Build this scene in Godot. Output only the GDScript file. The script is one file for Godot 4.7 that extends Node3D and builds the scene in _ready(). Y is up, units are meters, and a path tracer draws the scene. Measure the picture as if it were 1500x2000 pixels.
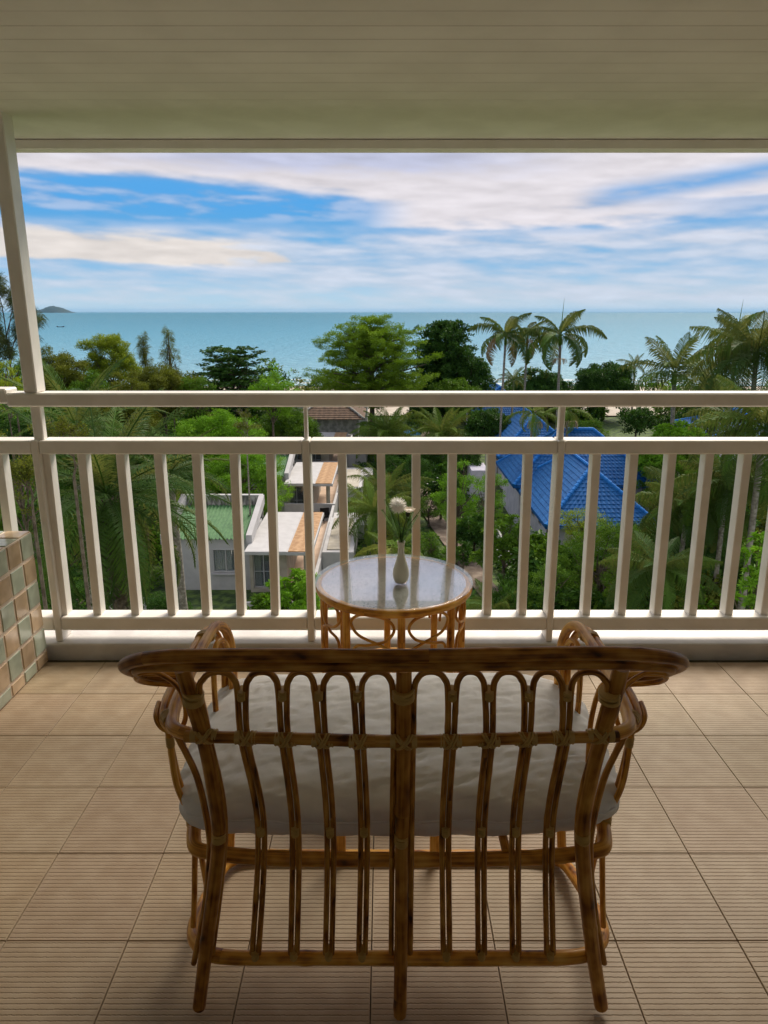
extends Node3D
# A balcony above a resort garden by the sea. Balcony floor is y = 0, the garden lies at y = G, the sea is towards -z.

const TH := 0.26808      # camera pitch
const FL := 1420.0       # focal length in photo pixels
const EYE := 1.49
const G := -14.5
const SEA := -15.7

var rng := RandomNumberGenerator.new()
var M := {}
var taken := {}

# ------------------------------------------------------------------ layout helpers
# the point at world depth d (z = -d) on the ray that a photo pixel took; used to survey the place
func at(px: float, py: float, d: float) -> Vector3:
	var u := (px - 750.0) / FL
	var w := (1000.0 - py) / FL
	var dir := Vector3(u, w * cos(TH) - sin(TH), -cos(TH) - w * sin(TH))
	return Vector3(0, EYE, 0) + dir * (d / -dir.z)

func lin(r: float, g: float, b: float) -> Color:
	return Color(r, g, b).linear_to_srgb()

func rr(a: float, b: float) -> float:
	return rng.randf_range(a, b)

# ------------------------------------------------------------------ mesh building
class Geo:
	var v := PackedVector3Array()
	var n := PackedVector3Array()
	var uv := PackedVector2Array()
	var idx := PackedInt32Array()
	var col := PackedColorArray()

	func tri(a: Vector3, b: Vector3, c: Vector3, ua := Vector2.ZERO, ub := Vector2.ZERO, uc := Vector2.ZERO) -> void:
		var nn := (b - a).cross(c - a)
		if nn.length_squared() < 1e-18:
			return
		nn = nn.normalized()
		var k := v.size()
		v.append(a); v.append(c); v.append(b)
		uv.append(ua); uv.append(uc); uv.append(ub)
		for i in 3:
			n.append(nn)
			idx.append(k + i)

	func quad(a: Vector3, b: Vector3, c: Vector3, d: Vector3) -> void:
		tri(a, b, c, Vector2(0, 0), Vector2(1, 0), Vector2(1, 1))
		tri(a, c, d, Vector2(0, 0), Vector2(1, 1), Vector2(0, 1))

	# a flat convex polygon that faces away from the point inside
	func away(p: Array, inside: Vector3) -> void:
		var mid := Vector3.ZERO
		for q in p:
			mid += q
		mid /= p.size()
		var nn: Vector3 = (p[1] - p[0]).cross(p[2] - p[0])
		var pts := p.duplicate()
		if nn.dot(mid - inside) < 0.0:
			pts.reverse()
		if pts.size() == 4:
			quad(pts[0], pts[1], pts[2], pts[3])
		else:
			for i in range(1, pts.size() - 1):
				tri(pts[0], pts[i], pts[i + 1])

	func box(c: Vector3, s: Vector3, bev := 0.0, b := Basis()) -> void:
		var h := s * 0.5
		if bev <= 0.0:
			for k in 3:
				for sg in [-1.0, 1.0]:
					var p := []
					for q in [[-1, -1], [1, -1], [1, 1], [-1, 1]]:
						var o := Vector3.ZERO
						o[k] = h[k] * sg
						o[(k + 1) % 3] = h[(k + 1) % 3] * q[0]
						o[(k + 2) % 3] = h[(k + 2) % 3] * q[1]
						p.append(c + b * o)
					away(p, c)
			return
		var pt := func(sx: Vector3, k: int) -> Vector3:
			var o := Vector3.ZERO
			for j in 3:
				o[j] = sx[j] * (h[j] if j == k else h[j] - bev)
			return c + b * o
		for k in 3:
			var k1 := (k + 1) % 3
			var k2 := (k + 2) % 3
			for sg in [-1.0, 1.0]:
				var p := []
				for q in [[-1, -1], [1, -1], [1, 1], [-1, 1]]:
					var sx := Vector3.ZERO
					sx[k] = sg; sx[k1] = q[0]; sx[k2] = q[1]
					p.append(pt.call(sx, k))
				away(p, c)
			for q in [[-1, -1], [1, -1], [1, 1], [-1, 1]]:
				var s1 := Vector3.ZERO
				s1[k] = -1; s1[k1] = q[0]; s1[k2] = q[1]
				var s2 := s1
				s2[k] = 1
				away([pt.call(s1, k1), pt.call(s2, k1), pt.call(s2, k2), pt.call(s1, k2)], c)
		for i in 8:
			var sx := Vector3(1 if i & 1 else -1, 1 if i & 2 else -1, 1 if i & 4 else -1)
			away([pt.call(sx, 0), pt.call(sx, 1), pt.call(sx, 2)], c)

	func span(a: Vector3, b: Vector3, bev := 0.0) -> void:
		box((a + b) * 0.5, (b - a).abs(), bev)

	func tube(path: PackedVector3Array, rad: Variant, sides := 8, closed := false, flat := 1.0) -> void:
		var cnt := path.size()
		if cnt < 2:
			return
		var base := v.size()
		var nrm := Vector3.ZERO
		var run := 0.0
		var rings := cnt + (1 if closed else 0)
		for i in rings:
			var p: Vector3 = path[i % cnt]
			var t: Vector3
			if closed:
				t = path[(i + 1) % cnt] - path[(i - 1 + cnt) % cnt]
			else:
				t = path[mini(i + 1, cnt - 1)] - path[maxi(i - 1, 0)]
			t = t.normalized()
			if i == 0:
				nrm = t.cross(Vector3.UP if absf(t.y) < 0.9 else Vector3.RIGHT).normalized()
			else:
				run += p.distance_to(path[(i - 1) % cnt])
				nrm = (nrm - t * nrm.dot(t)).normalized()
			var bn := t.cross(nrm)
			var r: float = rad if rad is float else rad[i % cnt]
			for j in sides + 1:
				var a := TAU * j / sides
				var o := nrm * cos(a) + bn * sin(a) * flat
				v.append(p + o * r)
				n.append(o.normalized())
				uv.append(Vector2(float(j) / sides, run * 2.0))
		for i in rings - 1:
			for j in sides:
				var a := base + i * (sides + 1) + j
				var b := a + 1
				var c := a + sides + 2
				var d := a + sides + 1
				idx.append_array([a, c, b, a, d, c])
		if not closed:
			for e in 2:
				var off := base + (0 if e == 0 else (rings - 1) * (sides + 1))
				var t: Vector3 = (path[0] - path[1]) if e == 0 else (path[cnt - 1] - path[cnt - 2])
				t = t.normalized()
				var k := v.size()
				v.append(path[0] if e == 0 else path[cnt - 1])
				n.append(t); uv.append(Vector2(0.5, run))
				for j in sides + 1:
					v.append(v[off + j]); n.append(t); uv.append(Vector2(0.5, run + 0.01))
				for j in sides:
					if e == 0:
						idx.append_array([k, k + 1 + j, k + 2 + j])
					else:
						idx.append_array([k, k + 2 + j, k + 1 + j])

	func lathe(prof: Array, c: Vector3, sides := 32) -> void:
		var base := v.size()
		for i in prof.size():
			var p: Vector2 = prof[i]
			var q: Vector2 = prof[mini(i + 1, prof.size() - 1)] - prof[maxi(i - 1, 0)]
			var nr := Vector2(q.y, -q.x).normalized()
			for j in sides + 1:
				var a := TAU * j / sides
				v.append(c + Vector3(cos(a) * p.x, p.y, sin(a) * p.x))
				n.append(Vector3(cos(a) * nr.x, nr.y, sin(a) * nr.x).normalized())
				uv.append(Vector2(float(j) / sides, p.y * 2.0))
		for i in prof.size() - 1:
			for j in sides:
				var a := base + i * (sides + 1) + j
				var d := a + sides + 1
				idx.append_array([a, a + 1, d + 1, a, d + 1, d])

	# a grid of points with smooth normals
	func sheet(pts: PackedVector3Array, w: int, h: int, us := 1.0, vs := 1.0) -> void:
		var base := v.size()
		var acc := PackedVector3Array()
		acc.resize(w * h)
		for y in h - 1:
			for x in w - 1:
				var a := y * w + x
				var f := (pts[a + 1] - pts[a + w]).cross(pts[a + w + 1] - pts[a])
				for k in [a, a + 1, a + w, a + w + 1]:
					acc[k] += f
				idx.append_array([base + a, base + a + w + 1, base + a + 1, base + a, base + a + w, base + a + w + 1])
		for y in h:
			for x in w:
				var k := y * w + x
				v.append(pts[k])
				n.append(acc[k].normalized() if acc[k].length_squared() > 1e-24 else Vector3.UP)
				uv.append(Vector2(us * x / (w - 1), vs * y / (h - 1)))

	func mesh() -> ArrayMesh:
		var arr := []
		arr.resize(Mesh.ARRAY_MAX)
		arr[Mesh.ARRAY_VERTEX] = v
		arr[Mesh.ARRAY_NORMAL] = n
		arr[Mesh.ARRAY_TEX_UV] = uv
		arr[Mesh.ARRAY_INDEX] = idx
		if col.size() == v.size():
			arr[Mesh.ARRAY_COLOR] = col
		var m := ArrayMesh.new()
		m.add_surface_from_arrays(Mesh.PRIMITIVE_TRIANGLES, arr)
		return m

func smooth(p: Array, per := 8, closed := false) -> PackedVector3Array:
	var out := PackedVector3Array()
	var c := p.size()
	var segs := c if closed else c - 1
	for i in segs:
		var a: Vector3 = p[(i - 1 + c) % c] if closed else p[maxi(i - 1, 0)]
		var b: Vector3 = p[i]
		var d: Vector3 = p[(i + 1) % c]
		var e: Vector3 = p[(i + 2) % c] if closed else p[mini(i + 2, c - 1)]
		for k in per:
			out.append(b.cubic_interpolate(d, a, e, float(k) / per))
	if not closed:
		out.append(p[c - 1])
	return out

func numbered(called: String) -> String:
	if not taken.has(called):
		taken[called] = 0
		return called
	taken[called] += 1
	return "%s_%03d" % [called, taken[called]]

func tag(o: Node, label: String, category := "", group := "", kind := "") -> Node:
	if label: o.set_meta("label", label)
	if category: o.set_meta("category", category)
	if group: o.set_meta("group", group)
	if kind: o.set_meta("kind", kind)
	return o

func thing(called: String, label: String, category: String, pos := Vector3.ZERO, group := "") -> Node3D:
	var o := Node3D.new()
	o.name = numbered(called)
	add_child(o)
	o.position = pos
	tag(o, label, category, group)
	return o

# commits geometry, given in world axes, as one named mesh under parent; its origin is the parent's
func obj(called: String, g: Geo, mat: Material, parent: Node3D = null) -> MeshInstance3D:
	var o := MeshInstance3D.new()
	if parent == null:
		o.name = numbered(called)
		parent = self
	else:
		var k := 0
		var nm := called
		while parent.has_node(nm):
			k += 1
			nm = "%s_%03d" % [called, k]
		o.name = nm
	var off := Vector3.ZERO
	var q: Node = parent
	while q != self:
		off += (q as Node3D).position
		q = q.get_parent()
	if off != Vector3.ZERO:
		for i in g.v.size():
			g.v[i] -= off
	o.mesh = g.mesh()
	o.material_override = null
	o.mesh.surface_set_material(0, mat)
	parent.add_child(o)
	return o

# the same mesh again, placed by a transform, under the next free number
func piece(called: String, m: Mesh, mat: Material, xf: Transform3D, parent: Node3D, number := -1) -> MeshInstance3D:
	var o := MeshInstance3D.new()
	o.name = called if number <= 0 else "%s_%03d" % [called, number]
	o.mesh = m
	if mat: o.material_override = mat
	o.transform = xf
	parent.add_child(o, true)
	return o

func structure(called: String, g: Geo, mat: Material, label: String) -> MeshInstance3D:
	var o := obj(called, g, mat)
	tag(o, label, "", "", "structure")
	return o

# ------------------------------------------------------------------ materials
func mk(c: Color, rough := 0.6, metal := 0.0, spec := 0.5) -> StandardMaterial3D:
	var m := StandardMaterial3D.new()
	m.albedo_color = c
	m.roughness = rough
	m.metallic = metal
	m.metallic_specular = spec
	m.cull_mode = BaseMaterial3D.CULL_DISABLED
	return m

func noise(freq: float, sd: int, oct := 4, type := FastNoiseLite.TYPE_SIMPLEX_SMOOTH) -> FastNoiseLite:
	var f := FastNoiseLite.new()
	f.seed = sd
	f.frequency = freq
	f.noise_type = type
	f.fractal_octaves = oct
	return f

func ntex(size: int, freq: float, sd: int, a: Color, b: Color, oct := 4, lo := 0.3, hi := 0.7) -> NoiseTexture2D:
	var t := NoiseTexture2D.new()
	t.width = size; t.height = size
	t.seamless = true
	t.noise = noise(freq, sd, oct)
	var g := Gradient.new()
	g.set_color(0, a); g.set_color(1, b)
	g.set_offset(0, lo); g.set_offset(1, hi)
	t.color_ramp = g
	return t

func bump(size: int, freq: float, sd: int, oct := 4) -> NoiseTexture2D:
	return ntex(size, freq, sd, Color.BLACK, Color.WHITE, oct, 0.0, 1.0)

func tri_world(m: StandardMaterial3D, s: float) -> StandardMaterial3D:
	m.uv1_triplanar = true
	m.uv1_world_triplanar = true
	m.uv1_scale = Vector3(s, s, s)
	return m

func relief(m: StandardMaterial3D, t: Texture2D, cm: float) -> void:
	m.heightmap_enabled = true
	m.heightmap_texture = t
	m.heightmap_scale = cm

# a wall-like material: two close tones in patches, with a fine relief
func plaster(c1: Color, c2: Color, s: float, rough: float, sd: int, cm := 0.06) -> StandardMaterial3D:
	var m := mk(Color.WHITE, rough)
	m.albedo_texture = ntex(256, 0.012, sd, c1, c2, 5, 0.25, 0.75)
	relief(m, bump(256, 0.06, sd + 1, 4), cm)
	return tri_world(m, s)

func rattan_texture(dark: Color, mid: Color, light: Color, sd: int) -> ImageTexture:
	var w := 128
	var h := 512
	var a := noise(0.03, sd, 3)
	var b := noise(0.012, sd + 5, 3)
	var im := Image.create(w, h, false, Image.FORMAT_RGB8)
	for y in h:
		for x in w:
			var an := TAU * x / w
			var cx := cos(an) * 20.0
			var cy := sin(an) * 20.0
			var streak := a.get_noise_3d(cx * 3.0, cy * 3.0, y * 0.12)
			var blot := b.get_noise_3d(cx, cy, y * 0.9)
			var k := 0.5 + streak * 0.5 + blot * 0.75
			var c := dark.lerp(mid, clampf(k * 2.0, 0, 1)) if k < 0.5 else mid.lerp(light, clampf(k * 2.0 - 1.0, 0, 1))
			if blot < -0.42:
				c = c.lerp(dark * 0.45, clampf((-0.42 - blot) * 5.0, 0, 0.8))
			im.set_pixel(x, y, c)
	return ImageTexture.create_from_image(im)

func make_materials() -> void:
	M.rail = plaster(lin(0.80, 0.77, 0.71), lin(0.88, 0.85, 0.80), 1.3, 0.42, 11, 0.03)
	M.ceil = plaster(lin(0.76, 0.72, 0.64), lin(0.82, 0.78, 0.70), 0.8, 0.6, 21, 0.03)
	M.soffit = plaster(lin(0.74, 0.71, 0.63), lin(0.80, 0.77, 0.69), 1.1, 0.75, 31, 0.12)
	M.curb = plaster(lin(0.58, 0.56, 0.54), lin(0.68, 0.66, 0.64), 1.7, 0.45, 41, 0.05)
	M.wall = plaster(lin(0.84, 0.81, 0.75), lin(0.90, 0.87, 0.81), 0.6, 0.7, 51, 0.1)
	M.grout = plaster(lin(0.68, 0.58, 0.48), lin(0.78, 0.68, 0.57), 3.0, 0.8, 61, 0.05)
	M.joint = mk(lin(0.06, 0.05, 0.035), 0.9)
	for k in 3:
		M["sage%d" % k] = glazed(lin(0.50, 0.57, 0.46) * (0.94 + 0.06 * k), 70 + k)
		M["tan%d" % k] = glazed(lin(0.60, 0.45, 0.30) * (0.94 + 0.07 * k), 80 + k)
	var fl := floor_images()
	for k in 5:
		var m := mk([Color(1, 1, 1), Color(0.97, 0.965, 0.96), Color(1, 0.99, 0.975), Color(0.985, 0.97, 0.97), Color(0.975, 0.975, 0.955)][k], 0.55)
		m.albedo_texture = fl[0]
		relief(m, fl[1], 0.15)
		M["floor%d" % k] = m
	var rt := rattan_texture(lin(0.12, 0.038, 0.005), lin(0.38, 0.155, 0.021), lin(0.58, 0.30, 0.06), 5)
	var rt2 := rattan_texture(lin(0.28, 0.095, 0.012), lin(0.66, 0.30, 0.04), lin(0.84, 0.48, 0.10), 9)
	M.rattan = mk(Color.WHITE, 0.42, 0.0, 0.32)
	M.rattan.albedo_texture = rt
	M.rattan.clearcoat_enabled = true
	M.rattan.clearcoat = 0.08
	M.rattan.clearcoat_roughness = 0.25
	M.cane = mk(Color.WHITE, 0.36, 0.0, 0.35)
	M.cane.albedo_texture = rt2
	M.cane.clearcoat_enabled = true
	M.cane.clearcoat = 0.12
	M.cane.clearcoat_roughness = 0.2
	M.wrap = mk(lin(0.52, 0.32, 0.085), 0.45)
	M.cloth = mk(Color.WHITE, 0.85)
	M.cloth.albedo_texture = ntex(256, 0.02, 91, lin(0.78, 0.77, 0.76), lin(0.85, 0.84, 0.83), 3)
	relief(M.cloth, bump(256, 0.03, 92, 4), 0.1)
	tri_world(M.cloth, 2.2)
	M.cloth.rim_enabled = true
	M.cloth.rim = 0.25
	# woven cane under glass
	M.weave = mk(Color.WHITE, 0.06, 0.88, 0.9)
	M.weave.albedo_texture = weave_image()
	M.weave.clearcoat_enabled = true
	M.weave.clearcoat = 1.0
	M.weave.clearcoat_roughness = 0.02
	M.glass = mk(Color(0.85, 0.95, 0.93, 0.08), 0.02)
	M.glass.transparency = BaseMaterial3D.TRANSPARENCY_ALPHA
	M.ceramic = mk(lin(0.66, 0.66, 0.54), 0.16)
	M.ceramic.clearcoat_enabled = true
	M.ceramic.clearcoat = 0.6
	M.ceramic.clearcoat_roughness = 0.08
	M.petal = leafy(lin(0.96, 0.945, 0.88), 0.7, 1.0, 1.0)
	M.peach = leafy(lin(0.95, 0.82, 0.64), 0.7, 1.0, 1.0)
	M.fern = leafy(lin(0.055, 0.15, 0.02), 0.6, 0.35)
	M.stem = mk(lin(0.05, 0.10, 0.02), 0.6)
	M.sepal = mk(lin(0.025, 0.035, 0.012), 0.7)
	# the garden
	M.white = plaster(lin(0.40, 0.40, 0.41), lin(0.45, 0.45, 0.46), 0.35, 0.7, 101, 0.3)
	M.cream = plaster(lin(0.35, 0.32, 0.26), lin(0.44, 0.41, 0.35), 0.3, 0.8, 111, 0.3)
	M.lilac = plaster(lin(0.52, 0.51, 0.60), lin(0.64, 0.62, 0.70), 0.3, 0.8, 121, 0.3)
	M.peachwall = plaster(lin(0.50, 0.36, 0.26), lin(0.58, 0.43, 0.32), 0.3, 0.8, 131, 0.3)
	M.greywall = plaster(lin(0.20, 0.20, 0.20), lin(0.34, 0.34, 0.34), 0.4, 0.85, 141, 0.4)
	M.stained = mk(Color.WHITE, 0.9)
	M.stained.albedo_texture = ntex(256, 0.02, 151, lin(0.10, 0.10, 0.09), lin(0.46, 0.45, 0.42), 5)
	tri_world(M.stained, 0.35)
	M.stained.uv1_scale = Vector3(0.5, 0.12, 0.5)
	M.greenroof = plaster(lin(0.035, 0.13, 0.04), lin(0.075, 0.20, 0.07), 0.6, 0.6, 161, 0.1)
	M.slat = plaster(lin(0.36, 0.20, 0.09), lin(0.50, 0.31, 0.16), 0.8, 0.7, 171, 0.1)
	M.brownroof = plaster(lin(0.07, 0.045, 0.03), lin(0.16, 0.10, 0.065), 0.5, 0.95, 181, 2.0)
	M.blueroof = []
	for k in 3:
		M.blueroof.append(plaster(lin(0.010, 0.10, 0.32) * (0.9 + 0.12 * k), lin(0.022, 0.155, 0.45) * (0.9 + 0.12 * k), 0.5, 0.62, 190 + k * 3, 0.2))
		M.blueroof[k].metallic_specular = 0.25
	M.dark = mk(lin(0.012, 0.012, 0.013), 0.5)
	M.curtain = mk(lin(0.10, 0.055, 0.05), 0.9)
	M.sheer = mk(lin(0.45, 0.44, 0.43), 0.9)
	M.pane = mk(Color(0.6, 0.7, 0.75, 0.12), 0.03)
	M.pane.transparency = BaseMaterial3D.TRANSPARENCY_ALPHA
	M.wicker = mk(lin(0.012, 0.010, 0.010), 0.6)
	M.path = plaster(lin(0.12, 0.09, 0.07), lin(0.24, 0.19, 0.15), 0.3, 0.95, 201, 1.0)
	M.sand = plaster(lin(0.34, 0.29, 0.23), lin(0.46, 0.41, 0.34), 0.08, 0.95, 211, 2.0)
	M.lawn = mk(Color.WHITE, 0.95)
	M.lawn.albedo_texture = ntex(512, 0.015, 221, lin(0.025, 0.05, 0.012), lin(0.085, 0.14, 0.025), 6)
	relief(M.lawn, bump(256, 0.1, 222, 4), 6.0)
	tri_world(M.lawn, 0.12)
	M.bark = plaster(lin(0.06, 0.045, 0.03), lin(0.16, 0.13, 0.10), 1.2, 0.95, 231, 1.5)
	M.palebark = plaster(lin(0.16, 0.14, 0.11), lin(0.34, 0.31, 0.27), 1.2, 0.9, 241, 1.0)
	M.blueplastic = mk(lin(0.02, 0.28, 0.62), 0.5)
	M.hull = mk(lin(0.03, 0.025, 0.02), 0.6)
	M.islandrock = plaster(lin(0.012, 0.03, 0.02), lin(0.03, 0.05, 0.03), 0.01, 0.95, 251, 50.0)
	M.sea = mk(Color.WHITE, 0.3, 0.0, 0.14)
	M.sea.vertex_color_use_as_albedo = true
	M.sea.albedo_texture = ntex(512, 0.01, 261, lin(0.76, 0.80, 0.83), lin(1.0, 1.0, 1.0), 5, 0.35, 0.65)
	M.sea.normal_enabled = true
	var nt := NoiseTexture2D.new()
	nt.width = 1024; nt.height = 1024; nt.seamless = true
	nt.noise = noise(0.012, 263, 5)
	nt.as_normal_map = true
	nt.bump_strength = 18.0
	M.sea.normal_texture = nt
	M.sea.normal_scale = 1.0
	tri_world(M.sea, 1.0)
	M.sea.uv1_scale = Vector3(0.02, 0.02, 0.034)

func glazed(c: Color, sd: int) -> StandardMaterial3D:
	var m := mk(Color.WHITE, 0.14)
	m.albedo_texture = ntex(128, 0.03, sd, c.darkened(0.08), c.lightened(0.05), 3)
	relief(m, bump(128, 0.015, sd + 30, 2), 0.12)
	return tri_world(m, 2.3)

func leafy(c: Color, rough := 0.5, back := 0.6, blue := 0.5) -> StandardMaterial3D:
	var m := mk(c, rough, 0.0, 0.18)
	m.backlight_enabled = true
	m.backlight = Color(back, back, back * blue)
	return m

# ribbed ceramic: colour with worn, dirty grooves, and the relief of the ribs
func floor_images() -> Array:
	var s := 512
	var wob := noise(0.02, 301, 2)
	var fine := noise(0.25, 302, 2)
	var blot := noise(0.006, 303, 3)
	var col := Image.create(s, s, false, Image.FORMAT_RGB8)
	var hgt := Image.create(s, s, false, Image.FORMAT_RGB8)
	var base := lin(0.42, 0.315, 0.205)
	var pale := lin(0.49, 0.385, 0.265)
	var dirt := lin(0.17, 0.12, 0.07)
	for y in s:
		for x in s:
			var yy := y + wob.get_noise_2d(x * 2.6, y * 0.6) * 1.9
			var ph := fposmod(yy * 22.0 / s, 1.0)
			var groove := clampf(1.0 - absf(ph - 0.5) / 0.2, 0.0, 1.0)
			groove = groove * groove * (3.0 - 2.0 * groove)
			var f := fine.get_noise_2d(x, y)
			var b := blot.get_noise_2d(x, y)
			var edge := mini(mini(x, s - 1 - x), mini(y, s - 1 - y))
			if edge < 8:
				groove *= edge / 8.0
			var c := base.lerp(pale, clampf(0.5 + b * 0.8 + f * 0.25, 0, 1)).lerp(dirt, groove * clampf(0.42 + f * 0.6, 0, 1))
			col.set_pixel(x, y, c)
			var h := clampf(0.85 - groove * 0.75 + f * 0.06, 0, 1)
			hgt.set_pixel(x, y, Color(h, h, h))
	return [ImageTexture.create_from_image(col), ImageTexture.create_from_image(hgt)]

func weave_image() -> ImageTexture:
	var s := 1024
	var f := noise(0.08, 311, 2)
	var im := Image.create(s, s, false, Image.FORMAT_RGB8)
	var a := lin(0.95, 0.85, 0.87)
	var b := lin(0.64, 0.52, 0.53)
	var dk := lin(0.10, 0.06, 0.06)
	for y in s:
		for x in s:
			var u := x * 90.0 / s
			var v := y * 64.0 / s
			var over := (int(u) + int(v)) % 2 == 0
			var fu := fposmod(u, 1.0) - 0.5
			var fv := fposmod(v, 1.0) - 0.5
			# every strand crossing has its own tone, some of them dark
			var h := absf(fposmod(sin(int(u) * 12.9898 + int(v) * 78.233) * 43758.5453, 1.0))
			var c := a.lerp(b, h * 0.8) if over else b.lerp(a, h * 0.7)
			c = c.lerp(b, clampf(f.get_noise_2d(x, y) * 1.2 + 0.2, 0, 1))
			if h < 0.16 and maxf(absf(fu), absf(fv)) < 0.42:
				c = c.lerp(dk, 0.75)
			im.set_pixel(x, y, c)
	return ImageTexture.create_from_image(im)

# ------------------------------------------------------------------ sky
var sky_a: FastNoiseLite
var sky_b: FastNoiseLite
var sky_c: FastNoiseLite

# radiance of the sky towards azimuth az (0 = out to sea, positive right) and elevation el, in degrees
func sky_color(az: float, el: float) -> Color:
	var e := maxf(el, 0.0)
	var clear := Color(0.52, 0.71, 0.84).lerp(Color(0.19, 0.48, 0.80), smoothstep(0.0, 4.5, e))
	clear = clear.lerp(Color(0.045, 0.34, 0.76), smoothstep(4.0, 8.0, e)).lerp(Color(0.06, 0.24, 0.60), smoothstep(10.0, 50.0, e))
	# thin streaks run almost level; the cloud sheet overhead is foreshortened towards the horizon
	var s := 60.0 / (e + 6.0)
	var wave := sky_a.get_noise_2d(az * 0.9, e * 3.0) * 1.6
	var streak := sky_b.get_noise_2d(az * 0.42 + e * 0.8, e * 6.0 + wave + az * 0.12)
	var puff := sky_c.get_noise_3d(cos(deg_to_rad(az)) * s * 8.0, sin(deg_to_rad(az)) * s * 8.0, 3.0)
	var fine := sky_c.get_noise_2d(az * 2.4 + 50.0, e * 17.0 + az * 0.5 + wave * 2.0)
	var hair := sky_b.get_noise_2d(az * 5.0 - e * 3.0 + 300.0, e * 34.0 + az * 1.6 + wave * 3.0)
	var rag := streak * 0.72 + fine * 0.66 + hair * 0.28
	var away := absf(az)
	if away > 45.0:
		az = signf(az) * (45.0 + (away - 45.0) * 0.15)
	# the lower rim of the great white sheet drops slowly from the left to the middle
	var rim := 8.75 - 0.85 * smoothstep(-16.0, 0.0, az) - 0.6 * smoothstep(-4.0, 4.0, az)
	var cov := smoothstep(-0.40, 0.55, e - rim + rag * 0.6)
	# open blue behind and above the sheet on the right, and a rift through it
	var rift := exp(-pow((e - (7.7 + (az - 15.0) * 0.105)) / 0.62, 2.0)) * smoothstep(13.0, 17.0, az)
	cov *= 1.0 - 0.8 * rift * clampf(0.85 + rag * 1.1, 0, 1)
	# middle mass of white on the right half
	var mass := smoothstep(-4.0, 3.0, az) * smoothstep(5.2, 6.9, e + rag * 1.5) * (1.0 - smoothstep(16.0, 26.0, az) * 0.45)
	cov = maxf(cov, mass * (1.0 - 0.75 * rift))
	# long bank low on the left
	var bank := smoothstep(-4.5, -9.5, az + rag * 7.0) * smoothstep(3.15, 3.55, e + rag * 0.5) * smoothstep(6.1, 5.2, e - rag * 0.8 + (az + 26.0) * 0.045)
	cov = maxf(cov, bank * 0.96)
	# thin veils below
	var veil := clampf(0.50 + rag * 0.85 + 0.16 * smoothstep(-6.0, 8.0, az), 0.06, 0.85) * smoothstep(6.6, 5.0, e) * smoothstep(-0.4, 1.2, e)
	cov = maxf(cov, veil)
	var wisp := clampf(rag * 1.0, 0.0, 0.4) * smoothstep(5.5, 7.0, e) * smoothstep(9.6, 8.6, e)
	cov = maxf(cov, wisp)
	# the wider sky: a broken high sheet
	var wide := clampf(0.90 + puff * 0.55 + fine * 0.2, 0.3, 1.0)
	cov = lerpf(cov, wide, smoothstep(11.5, 17.0, e))
	cov = clampf(cov, 0.0, 1.0)
	var white := Color(0.80, 0.76, 0.80).lerp(Color(0.52, 0.56, 0.75), smoothstep(9.0, 10.4, e + rag) * smoothstep(22.0, 6.0, absf(az + 4.0)) * 0.85)
	white = white.lerp(Color(0.84, 0.76, 0.68), bank * 0.8)
	white = white.lerp(Color(0.56, 0.67, 0.82), veil * (1.0 - bank) * 0.65 * smoothstep(6.0, 4.0, e))
	white = white.lerp(Color(0.80, 0.77, 0.81), smoothstep(12.0, 18.0, e))
	white = white * clampf(0.97 + fine * 0.14 + hair * 0.12 + streak * 0.08, 0.75, 1.1)
	var c := clear.lerp(white, cov)
	return Color(c.r, c.g, c.b, 1.0)

func sky_image() -> ImageTexture:
	sky_a = noise(0.03, 401, 3)
	sky_b = noise(0.045, 402, 5)
	sky_c = noise(0.05, 403, 5)
	var w := 1024
	var h := 512
	var im := Image.create(w, h, false, Image.FORMAT_RGBF)
	for y in h / 2 + 4:
		for x in w:
			im.set_pixel(x, y, sky_color(fposmod((x + 0.5) * 360.0 / w + 180.0, 360.0) - 180.0, 90.0 - (y + 0.5) * 180.0 / h))
	var low := Color(0.30, 0.36, 0.36)
	im.fill_rect(Rect2i(0, h / 2 + 4, w, h / 2 - 4), low)
	im.resize(4096, 2048, Image.INTERPOLATE_BILINEAR)
	# finer where the low sky ahead is looked at (the picture's first column looks out to sea)
	var hw := 410
	var part := Image.create(hw * 2, 190, false, Image.FORMAT_RGBF)
	for y in 190:
		for x in hw * 2:
			part.set_pixel(x, y, sky_color((x - hw + 0.5) * 360.0 / 4096.0, (190.0 - y - 0.5) * 180.0 / 2048.0 - 1.0))
	var y0 := 1024 - 190 + 11
	im.blit_rect(part, Rect2i(hw, 0, hw, 190), Vector2i(0, y0))
	im.blit_rect(part, Rect2i(0, 0, hw, 190), Vector2i(4096 - hw, y0))
	return ImageTexture.create_from_image(im)

const EXPOSURE := 3.2

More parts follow.
